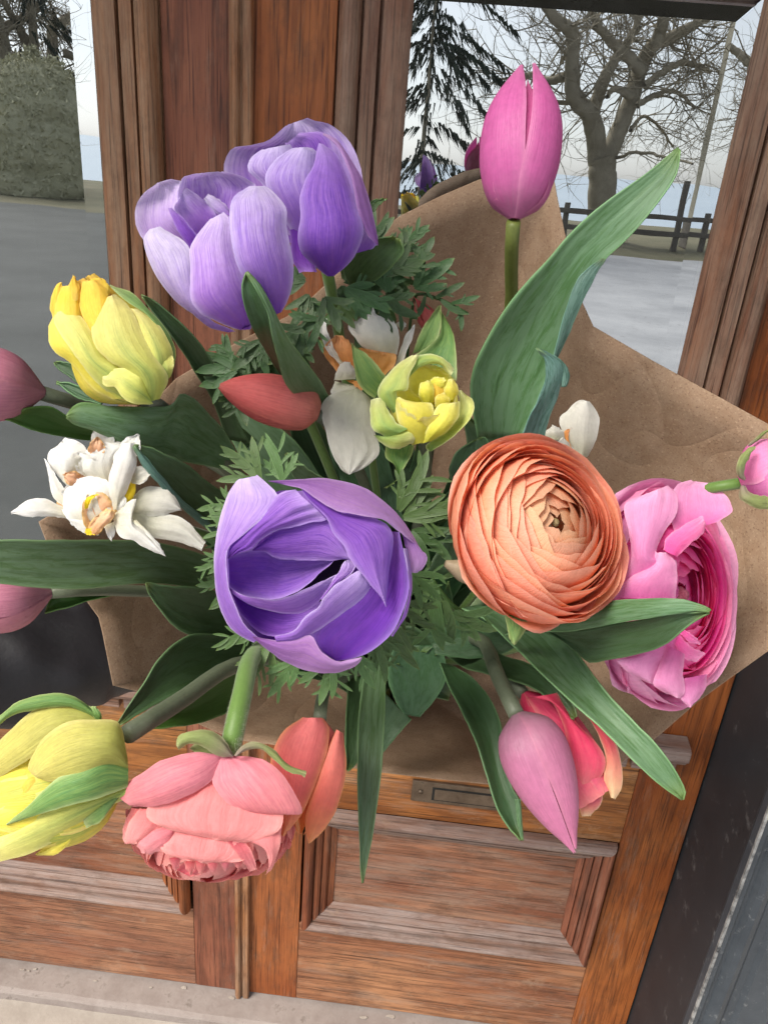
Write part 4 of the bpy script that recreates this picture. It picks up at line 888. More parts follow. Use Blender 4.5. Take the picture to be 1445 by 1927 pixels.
# salmon, hanging at the lower left
r3 = flower('ranunculus', 'salmon pink ranunculus hanging upside down at the lower left', 'ranunculus', 400, 1500, .33, 'ranunculus flowers')
O, a, k = ranunc(r3, 398, 1556, .362, 146, (4, 112), 13, lambda f, r: m_sal_in if f < .6 else m_sal, seed=14, sq=1.0, rise=12, sw=8, a0=10, a1=80, r0=16, flare=.05, n1=7, base=120, hw0=80, hw1=66)
petals(r3, CD, .318, [
    (m_sal, [(525, 555), (490, 640), (497, 692)], [(570, 560), (540, 640), (510, 690)], dict(h=[0, -10, -10], tilt=8)),
    (m_sal_in, [(700, 800), (740, 770), (790, 765)], [(760, 830), (820, 815), (850, 790)], dict(h=-6)),
    (m_sal, [(560, 555), (520, 610), (498, 690), (530, 702)], [(640, 570), (645, 620), (610, 665), (562, 692)], dict(h=[10, 14, 4], bulge=12, ruf=3)),
    (m_sal, [(690, 622), (600, 648), (550, 700), (565, 735)], [(696, 655), (680, 695), (625, 732), (600, 742)], dict(h=[16, 18, 8], bulge=10, ruf=3)),
    (m_sal, [(720, 590), (660, 655), (638, 702), (665, 742), (760, 772)], [(970, 590), (1012, 680), (1005, 742), (960, 768), (850, 782)], dict(h=[4, 18, 20, 8], bulge=[8, 10, 2], ruf=13, wr=7, nu=20)),
    (m_sal_in, [(900, 680), (960, 760), (1000, 810)], [(960, 674), (1000, 720), (1030, 800)], dict(h=[26, 26, 10])),
    (m_sal, [(1030, 590), (1000, 650), (958, 676), (1050, 710), (1082, 775)], [(1128, 575), (1126, 640), (1116, 720), (1092, 790), (1060, 825)], dict(h=[20, 26, 14], bulge=12)),
    (m_sal, [(720, 440), (610, 530), (583, 570), (600, 606), (690, 646), (800, 672)], [(1040, 440), (1126, 550), (1130, 615), (1110, 650), (1030, 688), (900, 694)], dict(h=[14, 30, 34, 18], bulge=[12, 16, 6], ruf=11, wr=6, nu=22, nv=24)),
    (m_sal_out, [(885, 340), (780, 332), (650, 362), (540, 430), (452, 498)], [(890, 352), (872, 400), (840, 450), (760, 500), (640, 545), (530, 553)], dict(h=[16, 34, 40, 20], bulge=[2, 18, 20, 6], tilt=[0, 10, 8], ruf=3, nu=16, nv=22)),
    (m_sal_out, [(882, 346), (862, 400), (852, 460), (892, 520), (960, 568), (1030, 582)], [(935, 345), (1050, 360), (1130, 420), (1180, 500), (1206, 578), (1120, 577)], dict(h=[16, 38, 42, 22], bulge=[2, 18, 20, 6], ruf=3, nu=16, nv=22)),
])
for i, (x, y, an) in enumerate([(700, 775, 80), (800, 785, 95), (850, 785, 100), (900, 775, 80), (950, 770, 70), (760, 790, 90)]):
    q = CD([(x, y)])[0]
    sheet('petal', r3, m_sal_in, [(q[0]-12, q[1]-10), (q[0]-6, q[1]+6), (q[0], q[1]+16)], [(q[0]+12, q[1]-10), (q[0]+8, q[1]+6), (q[0]+2, q[1]+16)], .318, h=[18, 12, 0], bulge=4, nu=7, nv=9)
sheet('sepal', r3, m_sepal_p, CD([(935, 345), (900, 285), (840, 243), (760, 248), (708, 268), (704, 300)]), CD([(930, 352), (870, 346), (810, 310), (765, 296), (742, 304), (714, 324)]), .312, h=[0, 14, 20, 4], bulge=12, ruf=4)
sheet('sepal', r3, m_sepal_p, CD([(905, 340), (860, 300), (790, 285)]), CD([(880, 348), (810, 340), (755, 320)]), .314, h=[0, 4, -4], bulge=-8, ruf=3)
sheet('sepal', r3, m_sepal_p, CD([(938, 345), (975, 300), (1040, 292), (1100, 325), (1150, 378), (1226, 410)]), CD([(945, 350), (990, 322), (1050, 322), (1092, 358), (1150, 407), (1222, 428)]), .308, h=[0, 10, 14, 4], bulge=6, ruf=3)
st3 = stem(r3, m_stem_g, [(430, 1425, .318), (440, 1380, .318), (455, 1310, .33), (476, 1235, .36), (560, 1190, .44), (690, 1210, .55), (BX, BY, BZ)], [.0044, .0042, .004, .004, .0036, .0034, .003])
Vh = []; Fh = []; rh = random.Random(2)
for kx in range(900):
    t = rh.random(); p0 = spl([(430, 1420, .318), (440, 1380, .318), (455, 1310, .33), (476, 1240, .358)], 50)[int(t*49)]
    a_ = rh.uniform(0, 6.28); dirv = M @ np.array([math.cos(a_), .25*math.sin(a_), .35+.4*rh.random()]); dirv /= np.linalg.norm(dirv)
    c = P(*p0)+dirv*.0040; l_ = rh.uniform(.0008, .0018); sd = np.cross(dirv, [0, .3, 1]); sd *= .00006/np.linalg.norm(sd); i0 = len(Vh)
    Vh += [c-sd, c+sd, c+dirv*l_+np.array([0, 0, -l_*.3])]; Fh.append((i0, i0+1, i0+2))
setp(mesh('stem_hair', Vh, Fh, m_hair, r3, smooth=False), kind='stuff')
# pink bud at the right edge
r4 = flower('ranunculus', 'half open pale pink ranunculus bud on a green stem at the right edge', 'ranunculus', 1430, 900, .345, 'ranunculus flowers')
for i in range(9):
    shell('petal', r4, m_tul_mauve if i % 3 == 2 else m_pk_out, (1392, 908, .345), (1510, 872, .335), [14, 54, 66, 64, 54, 34], -60+i*47, [70, 62, 46, 20], dr=-i*1.1, ruf=3)
sheet('sepal', r4, m_sepal_p, CV([(520, 1095), (425, 1030), (395, 900), (440, 740), (520, 620), (640, 540), (715, 548)]), CV([(560, 1065), (535, 960), (545, 850), (605, 740), (645, 645), (700, 585)]), .328, h=[0, 14, 16, 4], bulge=10, ruf=4)
sheet('sepal', r4, m_sepal_p, CV([(470, 1170), (436, 1260), (450, 1385), (600, 1485), (760, 1555), (1000, 1570)]), CV([(545, 1170), (600, 1265), (700, 1315), (850, 1340), (1000, 1350)]), .325, h=[0, 14, 16, 6], bulge=10, ruf=4)
sheet('sepal', r4, m_sepal_p, CV([(590, 505), (700, 395), (830, 285), (1000, 200)]), CV([(600, 535), (740, 445), (860, 340), (1000, 225)]), .333, bulge=6)
stem(r4, m_stem_g, [(1400, 908, .345), (1340, 918, .352), (1275, 934, .37), (1180, 1000, .43), (960, 1150, .54), (BX, BY, BZ)], .0026)
# ---------------------------------------------------------------- tulips
def leaf(parent, mat, cr_, L, Rr, z, h=0, bulge=-8, name='leaf', **kw):
    kw.setdefault('nu', 15); kw.setdefault('nv', 30)
    o = sheet(name, parent, mat, cr_(L), cr_(Rr), z, h=h, bulge=bulge, **kw); solid(o, .0007); return o
TUL_R = [6, 34, 58, 70, 75, 74, 70, 62, 50, 34, 14, 3]
def tulip_bud(t, mat, base, tip, rmax, phi0, mats=None, prof_=TUL_R, inner=True, hw=None, gap=0, **kw):
    rad = [r*rmax/75 for r in prof_]; hw = hw or [70, 64, 62, 60, 50, 30, 6]
    ms = mats or [mat]*3
    if inner:
        for i in range(3): shell('petal', t, mat, base, tip, [r*.93 for r in rad], phi0+60+120*i, [60, 64, 64, 62, 54, 30, 6], **kw)
    for i in range(3): shell('petal', t, ms[i], base, tip, rad, phi0+120*i, hw, curl=-rmax*.05, dr=rmax*.015*i, **kw)
TG = 'pink and mauve tulips'
# tall pink tulip
t1 = flower('tulip', 'tall bright pink tulip bud standing upright in front of the glass', 'tulip', 967, 411, .40, TG)
for i, ph in enumerate((180, 120, -120)): shell('petal', t1, m_tul_pink, (967, 412, .40), (993, 175, .40), [6, 42, 58, 64, 67, 67, 65, 61, 52, 38, 20, 4], ph, [60, 64, 66, 64, 56, 36, 8])
shell('petal', t1, m_tul_pink, (967, 412, .40), (991, 150, .40), [5, 38, 54, 60, 63, 63, 61, 57, 49, 36, 20, 4], 8, [50, 50, 50, 50, 40, 24, 6])
shell('petal', t1, m_tul_pink, (966, 412, .40), (984, 124, .40), [8, 43, 58, 66, 71, 72, 71, 67, 58, 44, 26, 7], -54, [62, 60, 57, 55, 55, 55, 54], curl=-3, nu=19, nv=30, label='left front petal meeting its twin at a dark seam')
shell('petal', t1, m_tul_pink, (968, 412, .40), (1001, 121, .40), [8, 43, 58, 66, 71, 72, 71, 67, 58, 44, 26, 7], 53, [58, 60, 56, 53, 53, 54, 54], curl=-3, dr=1, nu=19, nv=30, label='right front petal meeting its twin at a dark seam')
to_bind(t1, [(966, 418, .40), (962, 480, .42), (961, 580, .455), (930, 800, .52)], .0037, m_stem_o)
leaf(t1, m_leaf, CT, [(180, 1720), (150, 1520), (165, 1410), (225, 1285), (315, 1145), (410, 1030), (490, 940), (570, 845), (700, 720), (850, 610), (980, 520), (1056, 456)], [(370, 1720), (430, 1590), (480, 1470), (530, 1350), (590, 1230), (650, 1100), (705, 990), (738, 938), (810, 875), (900, 780), (1000, 650), (1050, 560), (1062, 466)], [.46, .43, .40, .38, .37], bulge=[-26, -30, -16, -8, -2], tilt=[14, 10, 4], nu=21, nv=44, label='broad grey green leaf reaching to the upper right')
leaf(t1, m_leaf_t, CT, [(505, 1400), (545, 1230), (590, 1090), (630, 1010), (720, 940)], [(525, 1375), (592, 1235), (652, 1100), (704, 992), (736, 940)], [.415, .40, .39], h=[12, 16, 10], bulge=2, name='leaf_fold')
leaf(t1, m_leaf_t, CT, [(360, 1740), (405, 1630), (445, 1550), (475, 1470), (478, 1405), (468, 1368), (432, 1330)], [(470, 1740), (492, 1640), (530, 1540), (548, 1450), (545, 1402), (510, 1368), (470, 1343)], [.40, .385, .375, .37], bulge=[-8, -6, 6, 4], label='small blue green leaf with a hooked tip')
leaf(t1, m_leaf_t, CT, [(548, 1500), (550, 1450), (546, 1402), (500, 1362), (440, 1332)], [(566, 1496), (578, 1455), (562, 1405), (522, 1368), (440, 1330)], .374, h=[-8, -4, 2, 4], bulge=4, name='leaf_fold')
# mauve tulip lower right
t2 = flower('tulip', 'dusty mauve tulip bud pointing down with a dark seam, lower right', 'tulip', 974, 1345, .375, TG)
for i, ph in enumerate((180, 100, -100)): shell('petal', t2, m_tul_mauve, (976, 1346, .385), (1078, 1590, .365), [8, 38, 52, 57, 57, 55, 50, 43, 34, 24, 13, 3], ph, [60, 64, 64, 60, 50, 26, 4])
shell('petal', t2, m_tul_mauve, (974, 1343, .382), (1083, 1604, .36), [12, 46, 59, 64, 64, 61, 56, 49, 40, 29, 16, 5], 54, [66, 62, 58, 56, 55, 54, 48], curl=-2, nu=19, nv=30)
shell('petal', t2, m_tul_mauve, (973, 1343, .382), (1080, 1598, .36), [12, 46, 59, 64, 64, 61, 56, 49, 40, 29, 16, 5], -60, [60, 58, 58, 57, 56, 55, 50], curl=-2, dr=1.5, nu=19, nv=30)
to_bind(t2, [(972, 1346, .382), (940, 1280, .41), (905, 1205, .46), (830, 1215, .54)], .0041, m_stem_t)
leaf(t2, m_leaf_d, CG, [(415, 175), (440, 250), (500, 360), (550, 470), (590, 590), (630, 720), (680, 800), (722, 848)], [(470, 190), (560, 250), (640, 380), (665, 560), (690, 650), (720, 700), (723, 780), (729, 846)], [.47, .43, .41, .40], bulge=[-10, -16, -8], tilt=[-8, -10, -4])
leaf(t2, m_leaf, CG, [(700, 690), (708, 760), (722, 845)], [(722, 690), (723, 760), (729, 845)], .398, bulge=2, name='leaf_fold')
# crimson double tulip behind it
t3 = flower('tulip', 'crimson double tulip with cream striped frilled tip, behind the mauve one', 'tulip', 990, 1312, .42, TG)
for i in range(5): shell('petal', t3, m_parrot, (985, 1305, .42), (1112, 1505, .40), [10, 46, 60, 64, 62, 56, 46], -120+i*62, [60, 60, 56, 50, 36], dr=-2*i, ruf=5)
petals(t3, CG, .395, [
    (m_parrot, [(740, 310), (830, 320), (880, 400), (900, 520), (930, 640)], [(860, 290), (930, 400), (1010, 480), (1045, 560), (990, 660)], dict(h=[4, 24, 24, 6], bulge=16)),
    (m_parrot_tip, [(930, 330), (1000, 420), (1040, 520), (1035, 620), (1060, 685)], [(980, 350), (1060, 440), (1105, 560), (1103, 650), (1080, 690)], dict(h=[0, 18, 14, 4], bulge=10)),
    (m_parrot_tip, [(880, 500), (920, 600), (960, 650), (980, 690)], [(920, 480), (960, 570), (1040, 600), (1005, 690)], dict(h=[10, 8, -4], bulge=4, ruf=6)),
    (m_parrot_tip, [(930, 640), (940, 700), (950, 757)], [(1020, 640), (1030, 700), (990, 755)], dict(h=[-10, -2, -12], bulge=14, ruf=5)),
    (m_parrot_tip, [(960, 650), (970, 680), (985, 705)], [(1040, 610), (1040, 660), (1000, 705)], dict(h=[-2, 4, 0], bulge=4, ruf=8)),
    (m_parrot_tip, [(1000, 600), (1010, 640), (1020, 670)], [(1050, 590), (1055, 640), (1035, 675)], dict(h=[2, 6, 0], bulge=5, ruf=6)),
])
to_bind(t3, [(984, 1305, .42), (930, 1250, .46), (840, 1230, .54)], .0036, m_stem_t)
leaf(t3, m_leaf_d, CG, [(440, 150), (520, 200), (650, 230), (760, 270), (830, 320), (890, 370), (922, 388)], [(540, 90), (640, 140), (730, 170), (820, 215), (885, 290), (925, 350), (932, 378)], [.50, .44, .40, .385], bulge=[-10, -14, -6], tilt=[8, 8, 2])
leaf(t3, m_leaf, CG, [(500, -30), (590, 15), (700, 120), (820, 240), (930, 340), (1040, 440), (1130, 530), (1200, 600), (1280, 662), (1328, 694)], [(640, -60), (760, 15), (870, 62), (960, 170), (1060, 300), (1150, 400), (1240, 490), (1310, 590), (1343, 660), (1338, 692)], [.45, .42, .385, .365, .355, .352], bulge=[-16, -18, -12, -4], nu=19, nv=40, label='long green leaf slanting down to the lower right')
# folded leaf over the pink ranunculus: belongs to a tulip cut short inside the bunch
lf = flower('tulip_leaf', 'grey green folded tulip leaf lying across the hot pink ranunculus', 'leaf', 1000, 1175, .37)
leaf(lf, m_leaf, CC, [(300, 960), (390, 936), (500, 946), (600, 943), (760, 913), (900, 891), (1040, 866), (1130, 856), (1190, 859)], [(330, 930), (430, 880), (600, 840), (760, 811), (900, 803), (1060, 805), (1150, 825), (1196, 852)], [.40, .365, .335, .31, .30], bulge=[-4, 8, 8, 2], name='upper_half')
leaf(lf, m_leaf_d, CC, [(360, 940), (480, 950), (560, 992), (620, 1042), (665, 1080), (760, 1068), (900, 1040), (1000, 1000), (1060, 950), (1110, 912), (1190, 864)], [(380, 938), (500, 942), (600, 944), (680, 930), (760, 914), (900, 892), (1040, 867), (1100, 859), (1188, 857)], [.40, .365, .338, .312, .30], h=[-2, -8, -6, -2, 0], tilt=[0, 10, 8, 2], bulge=-8, name='lower_half')
# red bud in the middle
t4 = flower('tulip', 'small closed red tulip bud pointing left in the middle of the bunch', 'tulip', 596, 785, .41)
for i, ph in enumerate((180, 90, -90)): shell('petal', t4, m_tul_red, (598, 772, .415), (415, 728, .40), [14, 38, 45, 47, 47, 45, 41, 36, 29, 20, 12, 4], ph, [64, 66, 64, 56, 40, 10])
shell('petal', t4, m_tul_red, (598, 773, .415), (413, 726, .398), [20, 42, 48, 51, 52, 51, 49, 45, 39, 31, 21, 7], 4, [62, 60, 58, 58, 60, 62], nu=19, nv=28, curl=-1.5)
shell('petal', t4, m_tul_red, (598, 772, .415), (413, 724, .398), [20, 41, 47, 50, 51, 50, 48, 44, 38, 30, 20, 7], -100, [56, 58, 58, 58, 58, 58], nu=15, nv=28)
shell('petal', t4, m_tul_red, (598, 774, .415), (414, 730, .398), [20, 40, 46, 49, 50, 49, 47, 43, 37, 29, 19, 6], 104, [60, 60, 58, 58, 58, 58], nu=15, nv=28)
to_bind(t4, [(596, 778, .415), (650, 830, .44), (710, 1000, .53)], .0034, m_stem_t)
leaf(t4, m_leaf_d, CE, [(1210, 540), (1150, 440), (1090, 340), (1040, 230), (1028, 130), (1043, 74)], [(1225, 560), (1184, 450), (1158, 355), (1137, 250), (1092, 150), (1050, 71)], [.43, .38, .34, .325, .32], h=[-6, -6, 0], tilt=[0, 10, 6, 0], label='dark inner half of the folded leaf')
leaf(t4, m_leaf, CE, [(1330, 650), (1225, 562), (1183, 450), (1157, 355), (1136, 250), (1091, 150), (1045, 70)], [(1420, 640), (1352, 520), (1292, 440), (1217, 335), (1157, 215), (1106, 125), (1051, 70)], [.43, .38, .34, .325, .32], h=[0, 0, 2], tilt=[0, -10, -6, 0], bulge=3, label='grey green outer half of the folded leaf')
# small red tip peeping out of the foliage
t5 = flower('tulip', 'tiny red tulip tip peeping from dark foliage at the paper', 'tulip', 812, 600, .47)
for i in range(3): shell('petal', t5, m_tul_red, (818, 620, .47), (776, 556, .46), [4, 16, 19, 17, 12, 5, 1], 20+120*i, [64, 62, 54, 40, 8])
to_bind(t5, [(818, 622, .47), (815, 800, .53)], .0028, m_stem_t)
# salmon tulip behind the hanging ranunculus
t6 = flower('tulip', 'slim salmon red tulip hanging behind the salmon ranunculus', 'tulip', 600, 1350, .37)
for i, ph in enumerate((180, 60, -60)): shell('petal', t6, m_tul_salmon, (602, 1352, .375), (566, 1570, .36), [8, 38, 50, 52, 48, 40, 26, 6], ph, [60, 60, 56, 44, 10])
petals(t6, CD, .355, [
    (m_tul_salmon, [(1210, 193), (1140, 240), (1100, 300), (1080, 400), (1120, 560), (1126, 665)], [(1290, 194), (1315, 240), (1302, 350), (1252, 480), (1212, 570), (1135, 668)], dict(h=[-10, 14, 24, 10], bulge=24, nu=17, nv=24)),
    (m_tul_salmon, [(1345, 240), (1300, 340), (1252, 480), (1222, 580), (1224, 660), (1234, 697)], [(1372, 255), (1385, 380), (1371, 480), (1332, 590), (1272, 665), (1238, 698)], dict(h=[-20, 4, 10, 0], bulge=14, tilt=-6, nu=15, nv=24)),
])
to_bind(t6, [(602, 1352, .378), (612, 1300, .42), (680, 1260, .52)], .0034, m_stem_t)
leaf(t6, m_leaf, PX, [(690, 1240), (680, 1300), (673, 1380), (672, 1450), (674, 1560), (676, 1620), (681, 1662)], [(728, 1240), (725, 1310), (722, 1380), (718, 1450), (706, 1540), (696, 1600), (683, 1662)], [.46, .42, .40, .39, .385], bulge=[-5, -7, -4, -1], label='long narrow leaf hanging straight down')
leaf(t6, m_leaf_d, PX, [(655, 1270), (650, 1370), (652, 1449)], [(700, 1280), (680, 1380), (674, 1432), (655, 1450)], [.48, .44, .42], bulge=-6)
# two mauve tulips entering at the left edge
t7 = flower('tulip', 'mauve tulip bud entering at the left edge, upper of two', 'tulip', 82, 735, .39, TG)
tulip_bud(t7, m_tul_mauve_r, (86, 738, .395), (-190, 694, .37), 68, 60, hw=[68, 64, 60, 58, 54, 46, 20], nv=26)
to_bind(t7, [(80, 740, .395), (160, 765, .42), (330, 830, .47), (640, 1050, .55)], .0038, m_stem_t)
leaf(t7, m_leaf_b, CE, [(600, 800), (420, 735), (300, 690), (200, 640), (100, 655)], [(560, 830), (450, 797), (300, 777), (150, 747), (20, 700)], [.45, .42, .40, .385], bulge=-8, label='bright green leaf under the upper mauve tulip')
t8 = flower('tulip', 'rosy mauve tulip bud at the left edge, under the long level leaf', 'tulip', 96, 1120, .40, TG)
tulip_bud(t8, m_tul_mauve_r, (98, 1116, .405), (-150, 1150, .385), 60, 30, hw=[68, 64, 60, 58, 54, 46, 20], nv=26)
to_bind(t8, [(96, 1115, .405), (200, 1110, .43), (430, 1130, .50), (640, 1210, .57)], .0034, m_stem_t)
leaf(t8, m_leaf, CH, [(1230, 280), (1000, 205), (850, 180), (680, 170), (400, 170), (200, 172), (-60, 172), (-300, 230)], [(1230, 445), (1080, 436), (820, 413), (560, 439), (300, 446), (150, 430), (-60, 405), (-300, 320)], [.46, .42, .395, .375, .36, .35], bulge=[-10, -12, -8, -4], nu=19, nv=40, label='long level leaf running out of the left edge')
leaf(t8, m_leaf_b, CH, [(900, 440), (640, 462), (420, 462), (300, 480), (260, 560)], [(900, 468), (640, 483), (500, 513), (380, 549), (255, 584)], [.47, .44, .42, .41], bulge=-6)
leaf(t8, m_leaf_d, CH, [(1360, 540), (1180, 447), (1000, 432), (900, 420), (828, 411)], [(1380, 770), (1240, 749), (1130, 729), (1040, 691), (960, 631), (893, 550), (850, 480), (826, 416)], [.47, .43, .41, .40], bulge=[-12, -22, -10, 0], nu=19, label='broad rounded dark leaf')
# ---------------------------------------------------------------- yellow double tulips
YG = 'yellow double tulips'
y1 = flower('tulip', 'yellow double tulip with green streaks and golden ragged tip, upper left', 'tulip', 270, 755, .36, YG)
for i in range(6): shell('petal', y1, m_yel, (278, 752, .365), (150, 535, .345), [24, 78, 96, 94, 82, 66, 50, 34], 30+i*60, [58, 58, 54, 46, 30], dr=-4, ruf=4)
for i in range(6): shell('petal', y1, m_yel_or, (270, 740, .362), (152, 526, .342), [10, 40, 58, 62, 60, 50, 40, 24], i*62, [56, 54, 50, 44, 28], ruf=6)
petals(y1, CE, .335, [
    (m_yel_or, [(420, 430), (370, 300), (338, 220), (342, 150), (350, 112)], [(490, 420), (476, 300), (466, 190), (455, 140), (420, 103)], dict(h=[10, 24, 16, 0], bulge=18, ruf=3)),
    (m_yel_or, [(300, 330), (240, 270), (238, 190), (268, 130)], [(380, 330), (350, 250), (345, 180), (320, 128)], dict(h=[10, 10, -4], bulge=16, ruf=3)),
    (m_yel_or, [(225, 270), (212, 210), (235, 130), (258, 115)], [(290, 270), (280, 200), (270, 150), (262, 118)], dict(h=[-20, -20, -24], bulge=6, ruf=3)),
    (m_yel_or, [(300, 200), (288, 140), (310, 84)], [(335, 190), (338, 140), (322, 90)], dict(h=[14, 10, 0], bulge=6)),
    (m_yel_or, [(390, 160), (380, 110), (400, 95)], [(455, 190), (468, 140), (440, 100)], dict(h=[6, 2, -10], bulge=8)),
    (m_yel, [(480, 614), (400, 572), (300, 462), (213, 390), (204, 300), (226, 262)], [(560, 600), (480, 520), (400, 430), (340, 350), (290, 280), (250, 262)], dict(h=[0, 10, 10, -14], bulge=16, tilt=[0, 14, 12, 0], nv=24)),
    (m_yel_grn, [(510, 612), (430, 560), (350, 470), (275, 360), (232, 290), (235, 245)], [(610, 605), (535, 490), (440, 430), (388, 330), (335, 250), (272, 230)], dict(h=[0, 26, 36, 26, 4], bulge=20, ruf=2, nv=26)),
    (m_yel_grn, [(610, 630), (540, 500), (450, 440), (400, 380), (386, 310), (408, 238), (455, 178)], [(680, 610), (715, 520), (650, 420), (600, 320), (556, 228), (490, 163)], dict(h=[0, 40, 46, 34, 8], bulge=24, ruf=3, nu=18, nv=26)),
    (m_yel_grn, [(650, 600), (620, 430), (580, 320), (543, 226)], [(705, 545), (736, 440), (712, 350), (662, 280), (605, 228)], dict(h=[0, 28, 26, 6], bulge=16, tilt=-10, ruf=2)),
    (m_bract, [(690, 545), (715, 450), (685, 340), (620, 250), (540, 198), (465, 132)], [(706, 540), (741, 470), (739, 390), (702, 310), (642, 240), (566, 165), (468, 123)], dict(h=[-10, 6, 10, 4], tilt=-8, bulge=6)),
    (m_yel_grn, [(640, 610), (600, 520), (530, 480), (440, 487)], [(650, 632), (570, 632), (520, 605), (490, 562), (450, 556), (433, 543)], dict(h=[20, 46, 50, 34], bulge=12, ruf=3)),
    (m_yel_grn, [(705, 535), (655, 475), (636, 425), (690, 403)], [(727, 515), (738, 470), (735, 430), (705, 405)], dict(h=[20, 34, 26, 16], bulge=8, ruf=2)),
])
to_bind(y1, [(276, 752, .365), (330, 790, .40), (480, 930, .47), (660, 1120, .56)], .0042, m_stem_t)
leaf(y1, m_leaf, CE, [(1000, 830), (945, 735), (872, 660), (817, 605), (770, 588), (745, 625), (700, 645), (560, 646), (430, 636), (340, 631), (300, 652), (282, 682)], [(960, 910), (860, 892), (760, 872), (620, 832), (500, 787), (400, 747), (312, 714), (284, 690)], [.44, .40, .37, .355, .345], bulge=[-8, 12, 14, 6], nu=19, nv=44, label='broad grey green leaf with a notched top edge')
leaf(y1, m_leaf_d, CE, [(960, 780), (900, 610), (830, 500), (760, 390), (680, 280), (604, 176)], [(1060, 800), (1000, 680), (950, 540), (870, 400), (770, 290), (662, 200), (600, 168)], [.48, .44, .41, .395], bulge=[-8, -12, -4])
leaf(y1, m_leaf_d, CE, [(380, 575), (300, 522), (236, 472), (230, 458)], [(400, 545), (310, 462), (240, 450)], .39, bulge=-4)
leaf(y1, m_leaf_d, CE, [(430, 632), (330, 605), (238, 545)], [(450, 620), (340, 556), (244, 534)], .385, bulge=-4)
leaf(y1, m_leaf_d, CE, [(960, 1200), (850, 1140), (770, 1070), (690, 985), (610, 890), (568, 817)], [(1000, 1030), (880, 962), (800, 892), (700, 842), (620, 810), (570, 802)], [.42, .385, .365, .355], bulge=[-10, -20, -8, 0], label='blue green leaf cupped above the white flower')
leaf(y1, m_leaf_t, CE, [(935, 1205), (845, 1135), (766, 1068), (684, 985), (606, 890), (564, 815)], [(940, 1178), (856, 1108), (784, 1050), (704, 962), (632, 872), (576, 806)], [.418, .382, .362, .352], h=[4, 8, 4], bulge=4, name='leaf_fold')
# bottom left
y2 = flower('tulip', 'large yellow and olive double tulip cut off by the lower left edge', 'tulip', 238, 1450, .33, YG)
for i in range(6): shell('petal', y2, m_yel, (236, 1450, .34), (-60, 1520, .32), [24, 84, 108, 112, 106, 92, 70, 40], 20+i*60, [58, 58, 54, 46, 30], dr=-6, ruf=4)
petals(y2, CD, .315, [
    (m_yel_or, [(190, 445), (120, 400), (60, 470), (-60, 560)], [(220, 500), (150, 540), (60, 610), (-60, 680)], dict(h=[10, 24, 14], bulge=14)),
    (m_yel, [(190, 420), (100, 360), (0, 380), (-80, 420)], [(200, 470), (120, 500), (30, 560), (-80, 620)], dict(h=[10, 16, 6], bulge=10)),
    (m_yel_olive, [(402, 195), (335, 140), (255, 120), (190, 130), (100, 190), (0, 285), (-80, 380)], [(470, 250), (300, 270), (200, 300), (100, 370), (0, 430), (-80, 480)], dict(h=[-16, 10, 20, 6], bulge=16, tilt=[0, 18, 14, 0], nu=16, nv=24)),
    (m_bract, [(405, 200), (352, 142), (282, 102), (190, 97), (80, 125), (-10, 192), (-60, 230)], [(395, 205), (300, 158), (220, 150), (130, 165), (50, 182), (-10, 230), (-60, 260)], dict(h=[0, 14, 12, 0], bulge=10, ruf=2)),
    (m_bract, [(385, 205), (362, 170), (358, 147)], [(404, 205), (404, 180), (385, 147)], dict(h=[4, 10, 6], bulge=3)),
    (m_yel, [(500, 500), (420, 560), (330, 610), (230, 670), (140, 742)], [(465, 530), (440, 560), (340, 632), (230, 738), (150, 745)], dict(h=[-10, -8, -20], bulge=8, ruf=3)),
    (m_yel_grn, [(510, 460), (380, 512), (220, 556), (110, 598), (0, 660), (-60, 700)], [(500, 520), (440, 545), (340, 602), (230, 682), (120, 737), (0, 770), (-60, 780)], dict(h=[0, 18, 20, 4], bulge=14, tilt=[0, -14, -14, 0], ruf=2, nu=16, nv=24)),
    (m_bract, [(500, 480), (430, 520), (325, 580)], [(468, 526), (400, 610), (342, 634)], dict(h=[8, 16, 2], bulge=6)),
    (m_yel_olive, [(510, 350), (476, 214), (380, 199), (270, 211), (190, 259), (140, 320), (111, 400), (130, 425)], [(514, 410), (420, 400), (330, 430), (260, 450), (200, 450), (180, 445), (160, 438), (150, 432)], dict(h=[0, 42, 50, 34], bulge=20, tilt=[0, 8, 6], nu=18, nv=26)),
    (m_bract, [(513, 390), (422, 351), (330, 397), (240, 430), (175, 480), (100, 558), (24, 620)], [(513, 470), (440, 500), (380, 520), (220, 561), (120, 593), (26, 624)], dict(h=[10, 58, 60, 34], bulge=10, ruf=2, nu=15, nv=28)),
])
to_bind(y2, [(240, 1382, .335), (330, 1325, .37), (450, 1250, .43), (620, 1240, .53)], .0043, m_stem_t)
leaf(y2, m_leaf_d, CH, [(1420, 720), (1200, 702), (1070, 709), (960, 781), (880, 871), (820, 971), (760, 1060), (700, 1150), (666, 1214)], [(1440, 920), (1350, 900), (1200, 965), (1050, 1020), (900, 1095), (800, 1150), (680, 1217)], [.47, .43, .40, .385, .375], bulge=[-10, -18, -12, 0], tilt=[0, -8, -6, 0], nu=19, label='dark leaf behind the lower left stem')
leaf(y2, m_leaf_b, CH, [(1420, 860), (1250, 950), (1100, 1040), (950, 1130), (870, 1190), (780, 1258)], [(1390, 1080), (1280, 1152), (1130, 1210), (1000, 1227), (870, 1243), (785, 1262)], [.47, .43, .40, .385], bulge=[-8, -14, -4], tilt=[0, 8, 6], label='green lower half of the leaf behind the stem')
